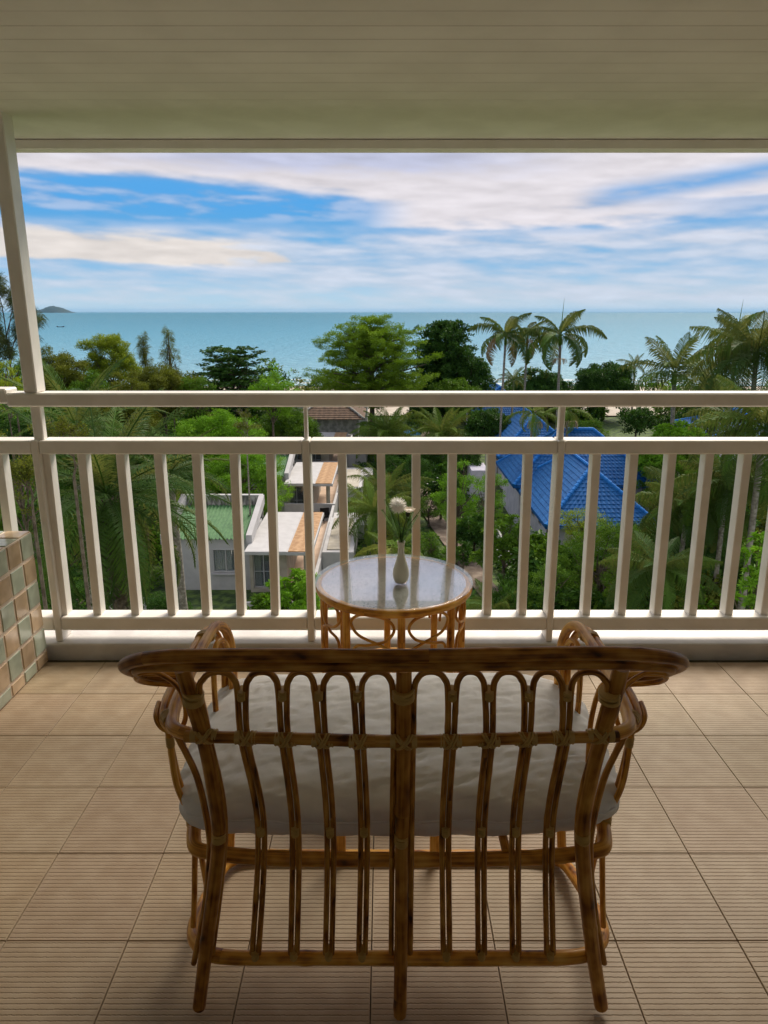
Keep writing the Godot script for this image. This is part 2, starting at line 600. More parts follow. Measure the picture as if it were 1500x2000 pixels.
func light_and_view() -> void:
	var cam := Camera3D.new()
	cam.name = "camera"
	cam.position = Vector3(0, EYE, 0)
	cam.rotation = Vector3(-TH, 0, 0)
	cam.fov = rad_to_deg(2.0 * atan(1000.0 / FL))
	cam.near = 0.05
	cam.far = 80000.0
	add_child(cam)
	var env := Environment.new()
	env.background_mode = Environment.BG_SKY
	env.sky = Sky.new()
	var pm := PanoramaSkyMaterial.new()
	pm.panorama = sky_image()
	pm.energy_multiplier = 1.0 / EXPOSURE
	env.sky.sky_material = pm
	env.tonemap_mode = Environment.TONE_MAPPER_LINEAR
	env.tonemap_exposure = EXPOSURE
	env.fog_enabled = true
	env.fog_density = 0.000009
	env.fog_light_color = Color(0.50, 0.78, 1.0)
	env.sdfgi_enabled = true
	env.ssao_enabled = true
	env.ssil_enabled = true
	var we := WorldEnvironment.new()
	we.name = "world"
	we.environment = env
	add_child(we)
	var sun := DirectionalLight3D.new()
	sun.name = "sun"
	sun.light_color = Color(1.0, 0.95, 0.88)
	sun.light_energy = 0.5
	sun.light_angular_distance = 26.0
	sun.shadow_enabled = true
	sun.rotation = Vector3(deg_to_rad(-46.0), deg_to_rad(180.0 - 24.0), 0)
	add_child(sun)

# ------------------------------------------------------------------ the balcony
const CEIL := 2.21
const DR := 2.99      # distance of the railing's inner face

func balcony() -> void:
	# slab with the joints showing between the tiles
	var g := Geo.new()
	g.span(Vector3(-5, -0.3, -3.12), Vector3(5, -0.012, 0.9))
	var floor_o := structure("balcony_floor", g, M.joint, "beige ribbed ceramic tile floor of the balcony")
	var t := Geo.new()
	var a := 0.1488
	t.box(Vector3(0, -0.006, 0), Vector3(a * 2.0, 0.012, a * 2.0), 0.0012)
	for i in t.v.size():
		t.uv[i] = Vector2(t.v[i].x / (2.0 * a) + 0.5, t.v[i].z / (2.0 * a) + 0.5)
	var tile := t.mesh()
	var x0 := at(157.0, 1356.0, 2.645).x   # where four tiles meet
	var num := 0
	for k in 10:
		for i in range(-6, 16):
			var x := x0 + 0.3 * i + 0.15
			var z := -2.645 - 0.15 + 0.3 * k
			if z > 0.6 or x < -1.9:
				continue
			var cut := 1.0
			if k == 0:   # the last row is cut to fit the kerb
				cut = 0.92
			var flip := Basis(Vector3.UP, PI if rng.randf() < 0.5 else 0.0)
			var xf := Transform3D(flip * Basis().scaled(Vector3(1, 1, cut)), Vector3(x, rr(-0.0006, 0.0006), z + (1.0 - cut) * 0.15))
			piece("tile", tile, M["floor%d" % rng.randi_range(0, 4)], xf, floor_o, num)
			num += 1
	g = Geo.new()
	g.span(Vector3(-4.99, -0.02, -3.115), Vector3(4.99, 0.067, -2.962), 0.006)
	structure("balcony_kerb", g, M.curb, "low white painted kerb that carries the balcony railing")
	# ceiling of narrow boards, then a plastered eave with a drip lip
	g = Geo.new()
	g.span(Vector3(-5, CEIL + 0.022, -2.847), Vector3(5, 2.7, 0.9))
	var c := structure("balcony_ceiling", g, M.ceil, "off-white boarded ceiling over the balcony")
	var b := Geo.new()
	b.box(Vector3(0, 0.01, 0), Vector3(9.96, 0.02, 0.0960), 0.0022)
	var plank := b.mesh()
	for i in 38:
		piece("plank", plank, M.ceil, Transform3D(Basis(), Vector3(rr(-0.005, 0.005), CEIL + rr(0.0, 0.0006), -2.7985 + 0.0975 * i)), c, i)
	g = Geo.new()
	g.span(Vector3(-5, CEIL + 0.0004, -3.55), Vector3(5, 2.7, -2.8482), 0.001)
	structure("eave_soffit", g, M.soffit, "plastered soffit along the outer edge of the balcony ceiling")
	g = Geo.new()
	g.span(Vector3(-4.99, CEIL - 0.041, -3.52), Vector3(4.99, CEIL - 0.002, -3.44), 0.004)
	structure("drip_lip", g, M.soffit, "narrow plaster drip lip hanging under the eave")
	# the rest of the hotel: wall behind the viewer, end walls, storeys above and below
	g = Geo.new()
	g.span(Vector3(-5, -0.01, 0.9), Vector3(5, CEIL + 0.03, 1.1))
	g.span(Vector3(-5.2, -0.3, -3.05), Vector3(-5.003, 2.7, 1.1))
	g.span(Vector3(5.003, -0.3, -3.05), Vector3(5.2, 2.7, 1.1))
	g.span(Vector3(-14, 2.703, -2.9), Vector3(14, 8.0, 10.0))
	g.span(Vector3(-14, G, -2.4), Vector3(14, -0.303, 10.0))
	g.span(Vector3(-5.1, -0.302, 0.902), Vector3(5.1, -0.014, 4.6))
	var hotel := obj("hotel_building", g, M.wall)
	tag(hotel, "cream plastered hotel block that the balcony belongs to", "building")

func railing() -> void:
	var r := thing("balcony_railing", "off-white wooden balcony railing with square balusters and a raised hand rail", "railing", Vector3(0, 0.067, -DR))
	var z0 := -DR
	var z1 := -DR - 0.10
	var y_hand := at(750, 768, DR).y
	var y_hand0 := at(750, 795, DR).y
	var y_top := at(750, 861, DR).y
	var y_top0 := at(750, 887.5, DR).y
	var y_bot := at(750, 1206, DR).y
	var y_bot0 := at(750, 1231, DR).y
	var xl := at(70, 800, DR).x
	var g := Geo.new()
	g.span(Vector3(at(88, 780, DR).x - 0.16, y_hand0, z1), Vector3(4.9, y_hand, z0), 0.006)
	obj("hand_rail", g, M.rail, r)
	g = Geo.new()
	g.span(Vector3(-4.9, y_hand0 + 0.012, z1 - 0.01), Vector3(at(88, 780, DR).x - 0.162, y_hand + 0.016, z0 - 0.01), 0.006)
	obj("hand_rail", g, M.rail, r)
	# posts, each with the thin stub that lifts the hand rail
	var posts := [[63, 77, 0.1], [590.5, 605, 0.1], [1089, 1102, 0.1], [1606, 1624, 0.1], [-450, -435, 0.1], [2120, 2138, 0.1]]
	var cuts := []
	for i in posts.size():
		var p: Array = posts[i]
		var xa := at(p[0], 890, DR).x
		var xb := at(p[1], 890, DR).x
		g = Geo.new()
		g.span(Vector3(xa, 0.066, z1 + 0.006), Vector3(xb, y_top + 0.002, z0 + 0.004), 0.004)
		obj("post", g, M.rail, r)
		cuts.append([xa, xb])
		g = Geo.new()
		var half := 0.0075 if i == 1 else (0.021 if i == 0 else 0.012)
		var xm := (xa + xb) * 0.5 + (0.012 if i == 0 else 0.0)
		g.span(Vector3(xm - half, y_top - 0.002, -DR - 0.055), Vector3(xm + half, y_hand0 + 0.004, -DR - 0.02), 0.003)
		obj("stub", g, M.rail, r)
	var order := [4, 0, 1, 2, 3, 5]
	for i in 5:
		var xa: float = cuts[order[i]][1]
		var xb: float = cuts[order[i + 1]][0]
		g = Geo.new()
		g.span(Vector3(xa + 0.001, y_top0, z1), Vector3(xb - 0.001, y_top, z0), 0.005)
		obj("top_rail", g, M.rail, r)
		g = Geo.new()
		g.span(Vector3(xa + 0.001, y_bot0, z1 + 0.01), Vector3(xb - 0.001, y_bot, z0 + 0.002), 0.005)
		obj("bottom_rail", g, M.rail, r)
	# balusters: photo columns at the top and at the foot
	var bal := [[93, 122], [159, 189.5], [234, 264], [308, 335], [382, 402], [456, 470], [527, 537], [667.5, 674], [744, 748], [811, 815], [881, 883.5], [957, 955.5], [1029, 1024.5], [1163, 1148], [1236, 1217.5], [1310, 1288], [1384, 1356], [1458, 1427], [1531, 1498], [-3, 35], [-78, -34], [-153, -104], [-228, -174], [1687, 1640], [1764, 1712]]
	for i in bal.size():
		var d := DR + 0.026
		var xt := at(bal[i][0], 890, d).x
		var xf := at(bal[i][1], 1200, d).x
		var x := (xt + xf) * 0.5
		var b := Basis(Vector3(0, 0, 1), clampf((xt - xf) * -1.5, -0.012, 0.012))
		g = Geo.new()
		var ya := y_bot - 0.003
		var yb := y_top0 + 0.003
		g.box(Vector3(x, (ya + yb) * 0.5, -d - 0.029), Vector3(0.0355 if i else 0.03, yb - ya, 0.058), 0.0025, b)
		obj("baluster", g, M.rail, r)
	# the white column that stands on the rail and carries the ceiling
	g = Geo.new()
	g.span(Vector3(at(45, 768, DR).x, y_hand + 0.001, z1 + 0.012), Vector3(at(71, 768, DR).x, CEIL + 0.01, z0 - 0.006), 0.004)
	var col := obj("column", g, M.rail)
	tag(col, "slim square white column standing on the hand rail up to the ceiling", "column")

func tiled_bench() -> void:
	var o := thing("tiled_ledge", "low ledge clad in sage green and tan square tiles beside the railing", "ledge", Vector3(-1.7, 0, -1.6))
	var x1 := -1.487
	var z0 := -2.93
	var top := 0.60
	var g := Geo.new()
	g.span(Vector3(-2.4, 0.0, z0), Vector3(x1, top, -0.3), 0.003)
	obj("core", g, M.grout, o)
	# tiles stand a little proud of the grout; 0.1 m pitch
	var p := 0.1085
	var s := 0.0940
	var face := Geo.new()
	face.box(Vector3.ZERO, Vector3(0.006, s, s), 0.0015)
	var fm := face.mesh()
	var cap := Geo.new()
	cap.box(Vector3.ZERO, Vector3(s, 0.006, s), 0.0015)
	var cm := cap.mesh()
	var endm := Geo.new()
	endm.box(Vector3.ZERO, Vector3(s, s, 0.006), 0.0015)
	var em := endm.mesh()
	var num := 0
	for k in 14:
		for j in 6:
			var y := top - 0.004 - s * 0.5 - p * j
			var cut := 1.0
			if y - s * 0.5 < 0.008:
				cut = (y + s * 0.5 - 0.008) / s
				y = 0.008 + s * cut * 0.5
			if cut < 0.15:
				continue
			var kind := "sage%d" if (k + j) % 2 == 0 else "tan%d"
			var xf := Transform3D(Basis().scaled(Vector3(1, cut, 1)), Vector3(x1 + 0.0005 + rr(0, 0.0006), y, z0 + 0.005 + s * 0.5 + p * k) - o.position)
			piece("tile", fm, M[kind % rng.randi_range(0, 2)], xf, o, num)
			num += 1
	for k in 14:
		for j in 5:
			var kind := "tan%d" if (k + j) % 2 == 0 else "sage%d"
			piece("tile", cm, M[kind % rng.randi_range(0, 2)], Transform3D(Basis(), Vector3(x1 - 0.003 - s * 0.5 - p * j, top + 0.0005 + rr(0, 0.0005), z0 + 0.005 + s * 0.5 + p * k) - o.position), o, num)
			num += 1
	for j in 5:
		for i in 5:
			var kind := "sage%d" if (i + j) % 2 == 0 else "tan%d"
			piece("tile", em, M[kind % rng.randi_range(0, 2)], Transform3D(Basis(), Vector3(x1 - 0.003 - s * 0.5 - p * i, top - 0.004 - s * 0.5 - p * j, z0 - 0.0005) - o.position), o, num)
			num += 1
	g = Geo.new()
	g.span(Vector3(-2.38, 0.001, z0 - 0.028), Vector3(x1 - 0.02, 0.07, z0 - 0.008), 0.003)
	obj("skirting", g, M.grout, o)

# ------------------------------------------------------------------ cane furniture
# radii along a cane: slow wander and a swelling at each node
func cane_radii(path: PackedVector3Array, r: float, node := 0.27) -> Array:
	var out := []
	var run := rr(0.0, node)
	for i in path.size():
		if i:
			run += path[i].distance_to(path[i - 1])
		var k := fposmod(run, node) / node
		var bumpy := exp(-pow((k - 0.5) * node / 0.008, 2.0)) * 0.10
		out.append(r * (1.0 + bumpy + 0.03 * sin(run * 9.0 + r * 900.0)))
	return out

func cane(called: String, pts: Array, r: float, parent: Node3D, mat: Material = null, sides := 12, closed := false) -> MeshInstance3D:
	var p := smooth(pts, 10, closed)
	var g := Geo.new()
	g.tube(p, cane_radii(p, r), sides, closed)
	var shift := Vector2(rng.randf(), rng.randf())
	for i in g.uv.size():
		g.uv[i] = g.uv[i] + shift
	return obj(called, g, mat if mat else M.rattan, parent)

# strips of split cane wound round a joint
func lash(c: Vector3, dir: Vector3, r: float, turns: int, parent: Node3D, w := 0.0055, flat := 1.0) -> void:
	var g := Geo.new()
	dir = dir.normalized()
	for k in turns:
		var off := dir * (k - (turns - 1) * 0.5) * w
		var tiltv := Vector3(rr(-0.12, 0.12), rr(-0.12, 0.12), rr(-0.12, 0.12))
		var dd := (dir + tiltv).normalized()
		var pts := PackedVector3Array()
		var rads := []
		for q in [-0.5, -0.35, 0.0, 0.35, 0.5]:
			pts.append(c + off + dd * q * w)
			rads.append(r * (1.0 if absf(q) > 0.4 else 1.06 if absf(q) > 0.2 else 1.075))
		g.tube(pts, rads, 12, false, flat)
	obj("binding", g, M.wrap, parent)

const SX := 0.0325     # the settee's middle

func settee() -> void:
	var o := thing("rattan_settee", "two-seat rattan settee seen from behind with arched back spindles", "settee", Vector3(SX, 0, -1.5))
	# the back leans: its distance from the viewer grows towards the floor; the middle is bowed back a little
	var db := func(py: float, px: float) -> float:
		var bow := 1.0 - pow((px - 785.0) / 440.0, 2.0)
		return lerpf(1.17, 1.262, clampf((py - 1300.0) / 670.0, -0.2, 1.05)) - 0.02 * clampf(bow, -0.6, 1.0)
	var q := func(px: float, py: float, fwd := 0.0) -> Vector3:
		return at(px, py, db.call(py, px) + fwd)
	# top rail: a thick upper pole that rounds forward at both ends, and a flatter lower pole under it
	cane("top_rail", [q.call(338, 1321, 0.13), q.call(290, 1317, 0.115), q.call(252, 1307, 0.065), q.call(246, 1297, 0.02), q.call(285, 1286, -0.008), q.call(370, 1281, -0.020), q.call(560, 1280, -0.024), q.call(785, 1281, -0.026), q.call(1000, 1278, -0.024), q.call(1190, 1276, -0.02), q.call(1288, 1281, -0.008), q.call(1330, 1291, 0.02), q.call(1325, 1302, 0.065), q.call(1284, 1314, 0.115), q.call(1232, 1319, 0.13)], 0.0122, o, null, 16)
	cane("lower_top_rail", [q.call(350, 1325, 0.10), q.call(300, 1321, 0.085), q.call(268, 1313, 0.045), q.call(278, 1305, 0.012), q.call(370, 1302, -0.014), q.call(560, 1302, -0.020), q.call(785, 1302, -0.022), q.call(1000, 1300, -0.020), q.call(1190, 1298, -0.014), q.call(1294, 1303, 0.012), q.call(1308, 1311, 0.045), q.call(1270, 1319, 0.085), q.call(1220, 1323, 0.10)], 0.0092, o, null, 14)
	# three back legs
	cane("back_leg", [q.call(356, 1306, 0.006), q.call(376, 1372, 0.006), q.call(400, 1450, 0.006), q.call(416, 1530, 0.006), q.call(428, 1620, 0.004), q.call(420, 1720, 0.002), q.call(403, 1850, 0), q.call(389, 1966, 0)], 0.0146, o, null, 14)
	cane("back_leg", [q.call(789, 1306, 0.004), q.call(788, 1450, 0.004), q.call(785, 1640, 0.004), q.call(783, 1850, 0), q.call(781, 1981, 0)], 0.0138, o, null, 14)
	cane("back_leg", [q.call(1213, 1304, 0.006), q.call(1196, 1372, 0.006), q.call(1172, 1450, 0.006), q.call(1152, 1530, 0.006), q.call(1138, 1620, 0.004), q.call(1143, 1720, 0.002), q.call(1157, 1850, 0), q.call(1174, 1965, 0)], 0.0146, o, null, 14)
	# arched spindles: every arch is one bent rod, and neighbours lie side by side below it
	var ys := [1345.0, 1447.0, 1620.0, 1862.0]
	var xs := [[388, 411, 440, 415], [472, 478, 510, 499], [552, 557, 577, 574], [623, 630, 645, 642], [698, 703, 711, 707], [769, 769, 766, 764], [807, 807, 804, 801], [883, 880, 870, 872], [955, 955, 940, 940], [1032, 1028, 1007, 1007], [1107, 1102, 1073, 1074], [1188, 1162, 1127, 1149]]
	for half in [[0, 5], [6, 11]]:
		for i in range(half[0], half[1]):
			var lft: Array = xs[i]
			var rgt: Array = xs[i + 1]
			var la := 0.0 if i == half[0] else 6.3
			var ra := 0.0 if i + 1 == half[1] else -6.3
			var pts := []
			for k in [3, 2, 1]:
				pts.append(q.call(lft[k] + la, ys[k], 0.008))
			pts.append(q.call(lft[0] + la + 2.0, ys[0] + 6.0, 0.008))
			var wd: float = rgt[0] + ra - lft[0] - la
			pts.append(q.call(lft[0] + la + wd * 0.13, 1325, 0.008))
			pts.append(q.call(lft[0] + la + wd * 0.34, 1313.5, 0.008))
			pts.append(q.call(lft[0] + la + wd * 0.66, 1313.5, 0.008))
			pts.append(q.call(lft[0] + la + wd * 0.87, 1325, 0.008))
			pts.append(q.call(rgt[0] + ra - 2.0, ys[0] + 6.0, 0.008))
			for k in [1, 2, 3]:
				pts.append(q.call(rgt[k] + ra, ys[k], 0.008))
			cane("arch_rod", pts, 0.0058, o, null, 10)
	for i in xs.size():
		if i in [0, 5, 6, 11]:
			continue
		for k in 4:
			var c: Vector3 = q.call(xs[i][k] + 0.0, ys[k] + (10.0 if k == 0 else 0.0), 0.008)
			var up: Vector3 = q.call(xs[i][k], ys[k] - 20.0, 0.008) - c
			if k != 1:
				lash(c, up, 0.0134, 4, o, 0.0048, 0.6)
	for e in [[378, 1362, 0.0215], [788, 1355, 0.0225], [1190, 1360, 0.0215], [428, 1632, 0.0165], [784, 1638, 0.0158], [1138, 1632, 0.0165], [400, 1872, 0.0162], [783, 1885, 0.0155], [1159, 1872, 0.0162]]:
		var c: Vector3 = q.call(e[0], e[1], 0.004)
		lash(c, q.call(e[0], e[1] - 25.0, 0.004) - c, e[2], 4, o, 0.0055, 0.85)
	# mid rail; its ends bend forward and become the arms, which come down as front legs
	var ya: float = at(785, 1447, 1.2).y
	var zb := -1.207
	var zm := -1.164
	var ym: float = at(785, 1448, -zm).y
	var mid := [Vector3(SX - 0.40, ym - 0.004, zm - 0.022), Vector3(SX - 0.2, ym + 0.002, zm - 0.006), Vector3(SX, ym, zm), Vector3(SX + 0.2, ym + 0.002, zm - 0.006), Vector3(SX + 0.40, ym - 0.004, zm - 0.022)]
	cane("mid_rail", mid, 0.0112, o, null, 14)
	for e in [472, 557, 630, 703, 880, 955, 1028, 1102, 394, 788, 1178]:
		var xx := at(e + (6.0 if e == 472 else 0.0), 1448, -zm).x
		var bowz := -0.022 * pow(absf(xx - SX) / 0.40, 1.7)
		cross_tie(Vector3(xx, ym, zm + bowz), o, 0.021 if e in [394, 788, 1178] else 0.0155)
	for s in [-1.0, 1.0]:
		var f := func(x: float, y: float, z: float) -> Vector3: return Vector3(SX + s * x, y, z)
		cane("arm", [f.call(0.36, ym - 0.003, zm - 0.018), f.call(0.425, (ya + ym) * 0.5, zb - 0.012), f.call(0.447, ya + 0.008, zb - 0.06), f.call(0.455, ya + 0.012, zb - 0.14), f.call(0.460, ya + 0.010, zb - 0.28), f.call(0.462, ya + 0.012, zb - 0.40), f.call(0.458, ya + 0.005, zb - 0.50), f.call(0.446, ya - 0.04, zb - 0.555), f.call(0.440, ya - 0.13, zb - 0.57), f.call(0.447, 0.42, zb - 0.565), f.call(0.452, 0.2, zb - 0.51), f.call(0.458, 0.035, zb - 0.47)], 0.0128, o, M.cane, 14)
		cane("arm_pole", [f.call(0.430, ya - 0.006, zb - 0.03), f.call(0.468, ya - 0.003, zb - 0.07), f.call(0.482, ya + 0.002, zb - 0.14), f.call(0.485, ya + 0.002, zb - 0.28), f.call(0.486, ya + 0.002, zb - 0.40), f.call(0.482, ya - 0.008, zb - 0.505), f.call(0.470, ya - 0.06, zb - 0.562), f.call(0.464, ya - 0.14, zb - 0.578), f.call(0.468, 0.44, zb - 0.572)], 0.0098, o, M.cane, 12)
		# small inner hoop under the front of the arm
		cane("arm_hoop", [f.call(0.455, 0.46, zb - 0.43), f.call(0.457, ya - 0.16, zb - 0.43), f.call(0.458, ya - 0.065, zb - 0.445), f.call(0.455, ya - 0.033, zb - 0.48), f.call(0.445, ya - 0.05, zb - 0.52), f.call(0.438, ya - 0.12, zb - 0.535), f.call(0.438, 0.46, zb - 0.53)], 0.0070, o, M.cane, 10)
		lash(f.call(0.456, ya + 0.005, zb - 0.065), Vector3(s * 0.10, 0.02, -0.13), 0.0142, 4, o, 0.005)
		for e in [[0.472, 0.003, -0.22], [0.472, 0.003, -0.44]]:
			lash(f.call(e[0], ya + 0.004, zb + e[2]), Vector3(0, 0, -1), 0.0235, 4, o, 0.005, 0.58)
		# thin rods that curl from the top rail's end round inside the arm
		var curl := func(list: Array) -> Array:
			var out := []
			for e in list:
				var p := at(e[0], e[1], e[2])
				out.append(Vector3(SX + s * (SX - p.x), p.y, p.z))
			return out
		cane("scroll_rod", curl.call([[348, 1318, 1.27], [305, 1316, 1.25], [276, 1317, 1.235], [267, 1325, 1.25], [288, 1333, 1.29], [345, 1337, 1.33]]), 0.0058, o, M.cane, 10)
		cane("scroll_rod", curl.call([[268, 1316, 1.213], [300, 1313, 1.222], [332, 1328, 1.224], [352, 1350, 1.226], [363, 1388, 1.235], [357, 1417, 1.245], [337, 1429, 1.256], [315, 1421, 1.268], [304, 1399, 1.285], [310, 1372, 1.33]]), 0.0048, o, M.cane, 10)
		cane("arm_loop", [f.call(0.458, ya - 0.012, zb - 0.24), f.call(0.440, ya - 0.02, zb - 0.225), f.call(0.425, ya - 0.06, zb - 0.21), f.call(0.418, ya - 0.12, zb - 0.2), f.call(0.42, 0.44, zb - 0.19)], 0.0058, o, M.cane, 10)
		# outer rods that run from under the arm past the seat to the foot ring
		cane("side_rod", [f.call(0.474, ya - 0.008, zb - 0.085), f.call(0.472, ya - 0.06, zb - 0.105), f.call(0.470, 0.53, zb - 0.12), f.call(0.452, 0.40, zb - 0.15), f.call(0.457, 0.26, zb - 0.145), f.call(0.462, 0.155, zb - 0.125)], 0.0066, o, M.cane, 10)
		cane("side_rod", [f.call(0.478, ya - 0.008, zb - 0.11), f.call(0.474, 0.53, zb - 0.145), f.call(0.455, 0.40, zb - 0.17), f.call(0.452, 0.26, zb - 0.20), f.call(0.452, 0.135, zb - 0.225)], 0.0066, o, M.cane, 10)
		cane("leg_rod", [f.call(0.436, ya - 0.008, zb - 0.035), f.call(0.412, ya - 0.04, zb - 0.015), f.call(0.392, ya - 0.10, zb - 0.012), f.call(0.385, 0.50, zb - 0.03), f.call(0.388, 0.42, zb - 0.036), f.call(0.41, 0.28, zb - 0.042), f.call(0.443, 0.135, zb - 0.048)], 0.0064, o, null, 10)
		lash(f.call(0.4535, 0.415, zb - 0.153), Vector3.UP, 0.0128, 4, o, 0.006)
		lash(f.call(0.4715, ya - 0.075, zb - 0.108), Vector3(0, 1, 0.1), 0.0085, 4, o, 0.006)
	# seat frame and its cross rails
	var ys2 := 0.405
	cane("seat_frame", [Vector3(SX - 0.36, ys2, zb - 0.06), Vector3(SX, ys2, zb - 0.045), Vector3(SX + 0.36, ys2, zb - 0.06), Vector3(SX + 0.445, ys2, zb - 0.13), Vector3(SX + 0.45, ys2, zb - 0.45), Vector3(SX + 0.40, ys2, zb - 0.55), Vector3(SX, ys2, zb - 0.57), Vector3(SX - 0.40, ys2, zb - 0.55), Vector3(SX - 0.45, ys2, zb - 0.45), Vector3(SX - 0.445, ys2, zb - 0.13)], 0.0152, o, M.cane, 12, true)
	for x in [-0.22, 0.0, 0.22]:
		cane("seat_slat", [Vector3(SX + x, ys2 + 0.012, zb - 0.05), Vector3(SX + x, ys2 + 0.012, zb - 0.3), Vector3(SX + x, ys2 + 0.012, zb - 0.56)], 0.010, o, M.cane, 10)
	# foot ring: tied to the back legs, bulging at the sides, lying lower in front
	var fy := func(z: float) -> float: return lerpf(0.155, 0.016, clampf((-z - 1.25) / 0.46, 0, 1))
	var ring := []
	for e in [[-0.38, -1.255], [-0.2, -1.25], [0.0, -1.25], [0.2, -1.25], [0.38, -1.255], [0.445, -1.30], [0.472, -1.37], [0.476, -1.47], [0.472, -1.60], [0.458, -1.68], [0.40, -1.715], [0.2, -1.717], [0.0, -1.717], [-0.2, -1.717], [-0.40, -1.715], [-0.458, -1.68], [-0.472, -1.60], [-0.476, -1.47], [-0.472, -1.37], [-0.445, -1.30]]:
		ring.append(Vector3(SX + e[0], fy.call(e[1]), e[1]))
	cane("foot_ring", ring, 0.0152, o, M.cane, 12, true)
	for px in [665.0, 850.0]:
		var f0 := at(px, 1645, 1.70)
		cane("front_strut", [Vector3(f0.x, 0.02, -1.71), Vector3(f0.x, 0.2, -1.74), Vector3(f0.x, 0.40, -1.765)], 0.0135, o, M.cane, 12)
	# cushion
	cushion()

# an X of split cane over the crossing of a rail and a spindle
func cross_tie(c: Vector3, o: Node3D, w: float) -> void:
	var g := Geo.new()
	for s in [-1.0, 1.0]:
		for k in 2:
			var dx := 0.0052 * (k - 0.5)
			g.tube(smooth([c + Vector3(-w * 0.62 * s + dx, -0.0135, 0.0), c + Vector3(-w * 0.42 * s + dx, -0.0096, 0.0102), c + Vector3(dx, 0, 0.0138 + 0.0015 * s), c + Vector3(w * 0.42 * s + dx, 0.0096, 0.0102), c + Vector3(w * 0.62 * s + dx, 0.0135, 0.0)], 4), 0.0022, 6)
	for s in [-1.0, 1.0]:
		for k in 2:
			var xx: float = s * w * 0.82 + 0.005 * k * s
			g.tube(PackedVector3Array([c + Vector3(xx - 0.0025, 0, 0), c + Vector3(xx, 0, 0), c + Vector3(xx + 0.0025, 0, 0)]), [0.0118, 0.0130, 0.0118], 14)
	obj("binding", g, M.wrap, o)

func cushion() -> void:
	var nz := noise(1.0, 501, 3)
	var nf := noise(1.0, 502, 3)
	var hx := 0.492
	var hz := 0.288
	var cc := Vector3(SX, 0.470, -1.572)
	var edge := func(s: float, t: float) -> Vector3:   # plan outline: a rectangle with soft corners
		var x := s * sqrt(1.0 - 0.20 * t * t * t * t)
		var z := t * sqrt(1.0 - 0.20 * s * s * s * s)
		var push := 0.014 * nf.get_noise_2d(x * 1.6, z * 1.6 + 5.0) + 0.006 * nf.get_noise_2d(x * 5.0, z * 5.0)
		return Vector3(x * (hx + push), 0, z * (hz + push))
	var o := thing("seat_cushion", "creased off-white cotton seat cushion lying on the rattan settee", "cushion", Vector3(SX, 0.42, -1.572))
	var g := Geo.new()
	var nu := 150
	var nv := 90
	for side in [1.0, -1.0]:
		var pts := PackedVector3Array()
		for j in nv:
			var t: float = -side * sin((float(j) / (nv - 1) * 2.0 - 1.0) * PI * 0.5)
			for i in nu:
				var s := sin((float(i) / (nu - 1) * 2.0 - 1.0) * PI * 0.5)
				var p: Vector3 = edge.call(s, t)
				var lift := pow(maxf(0.0, (1.0 - pow(absf(s), 9.0)) * (1.0 - pow(absf(t), 6.0))), 0.5)
				var h := 0.070
				if side > 0.0:
					h += 0.014 * (1.0 - s * s) * (1.0 - t * t)
					h += 0.005 * nz.get_noise_2d(s * 1.6, t * 1.8)
					# long soft folds across, finer creases drawn from the corners
					h += 0.0016 * nf.get_noise_2d(s * 2.5 + t * 1.5 + 20.0, t * 13.0 + s * 4.0)
					h += 0.0024 * nz.get_noise_2d(s * 1.3 + t * 0.8, t * 4.2 + s * 1.1)
					h -= 0.0046 * pow(maxf(0.0, 1.0 - absf(nf.get_noise_2d(s * 1.2 + 9.0, t * 3.6 + s * 1.6)) * 13.0), 1.2)
					h -= 0.0036 * pow(maxf(0.0, 1.0 - absf(nf.get_noise_2d(s * 3.5 - t * 1.5, t * 6.0 + 4.0)) * 13.0), 1.2)
					h -= 0.004 * pow(maxf(0.0, 1.0 - absf(nf.get_noise_2d(s * 5.0 * (1.0 + absf(t)), 30.0)) * 5.0), 1.5) * smoothstep(0.7, 1.0, absf(s))
				p.y = h * lift * side
				p += Vector3(s, 0, t) * 0.008 * sin(lift * PI) * (1.0 + nf.get_noise_2d(s * 4.0, t * 4.0))
				pts.append(cc + p)
		g.sheet(pts, nu, nv)
	for i in g.n.size():
		if g.n[i].length_squared() < 0.5:
			g.n[i] = Vector3.UP
	obj("cover", g, M.cloth, o)
	var seam := []
	for e in [[-1, -1, 1, -1], [1, -1, 1, 1], [1, 1, -1, 1], [-1, 1, -1, -1]]:
		for i in 24:
			var k := i / 24.0
			seam.append(cc + edge.call(lerpf(e[0], e[2], k), lerpf(e[1], e[3], k)) + Vector3(0, 0, 0))
	var sg := Geo.new()
	sg.tube(smooth(seam, 2, true), 0.0030, 6, true)
	obj("piping", sg, M.cloth, o)

const TX := 0.036
const TZ := -2.50
const TT := 0.55

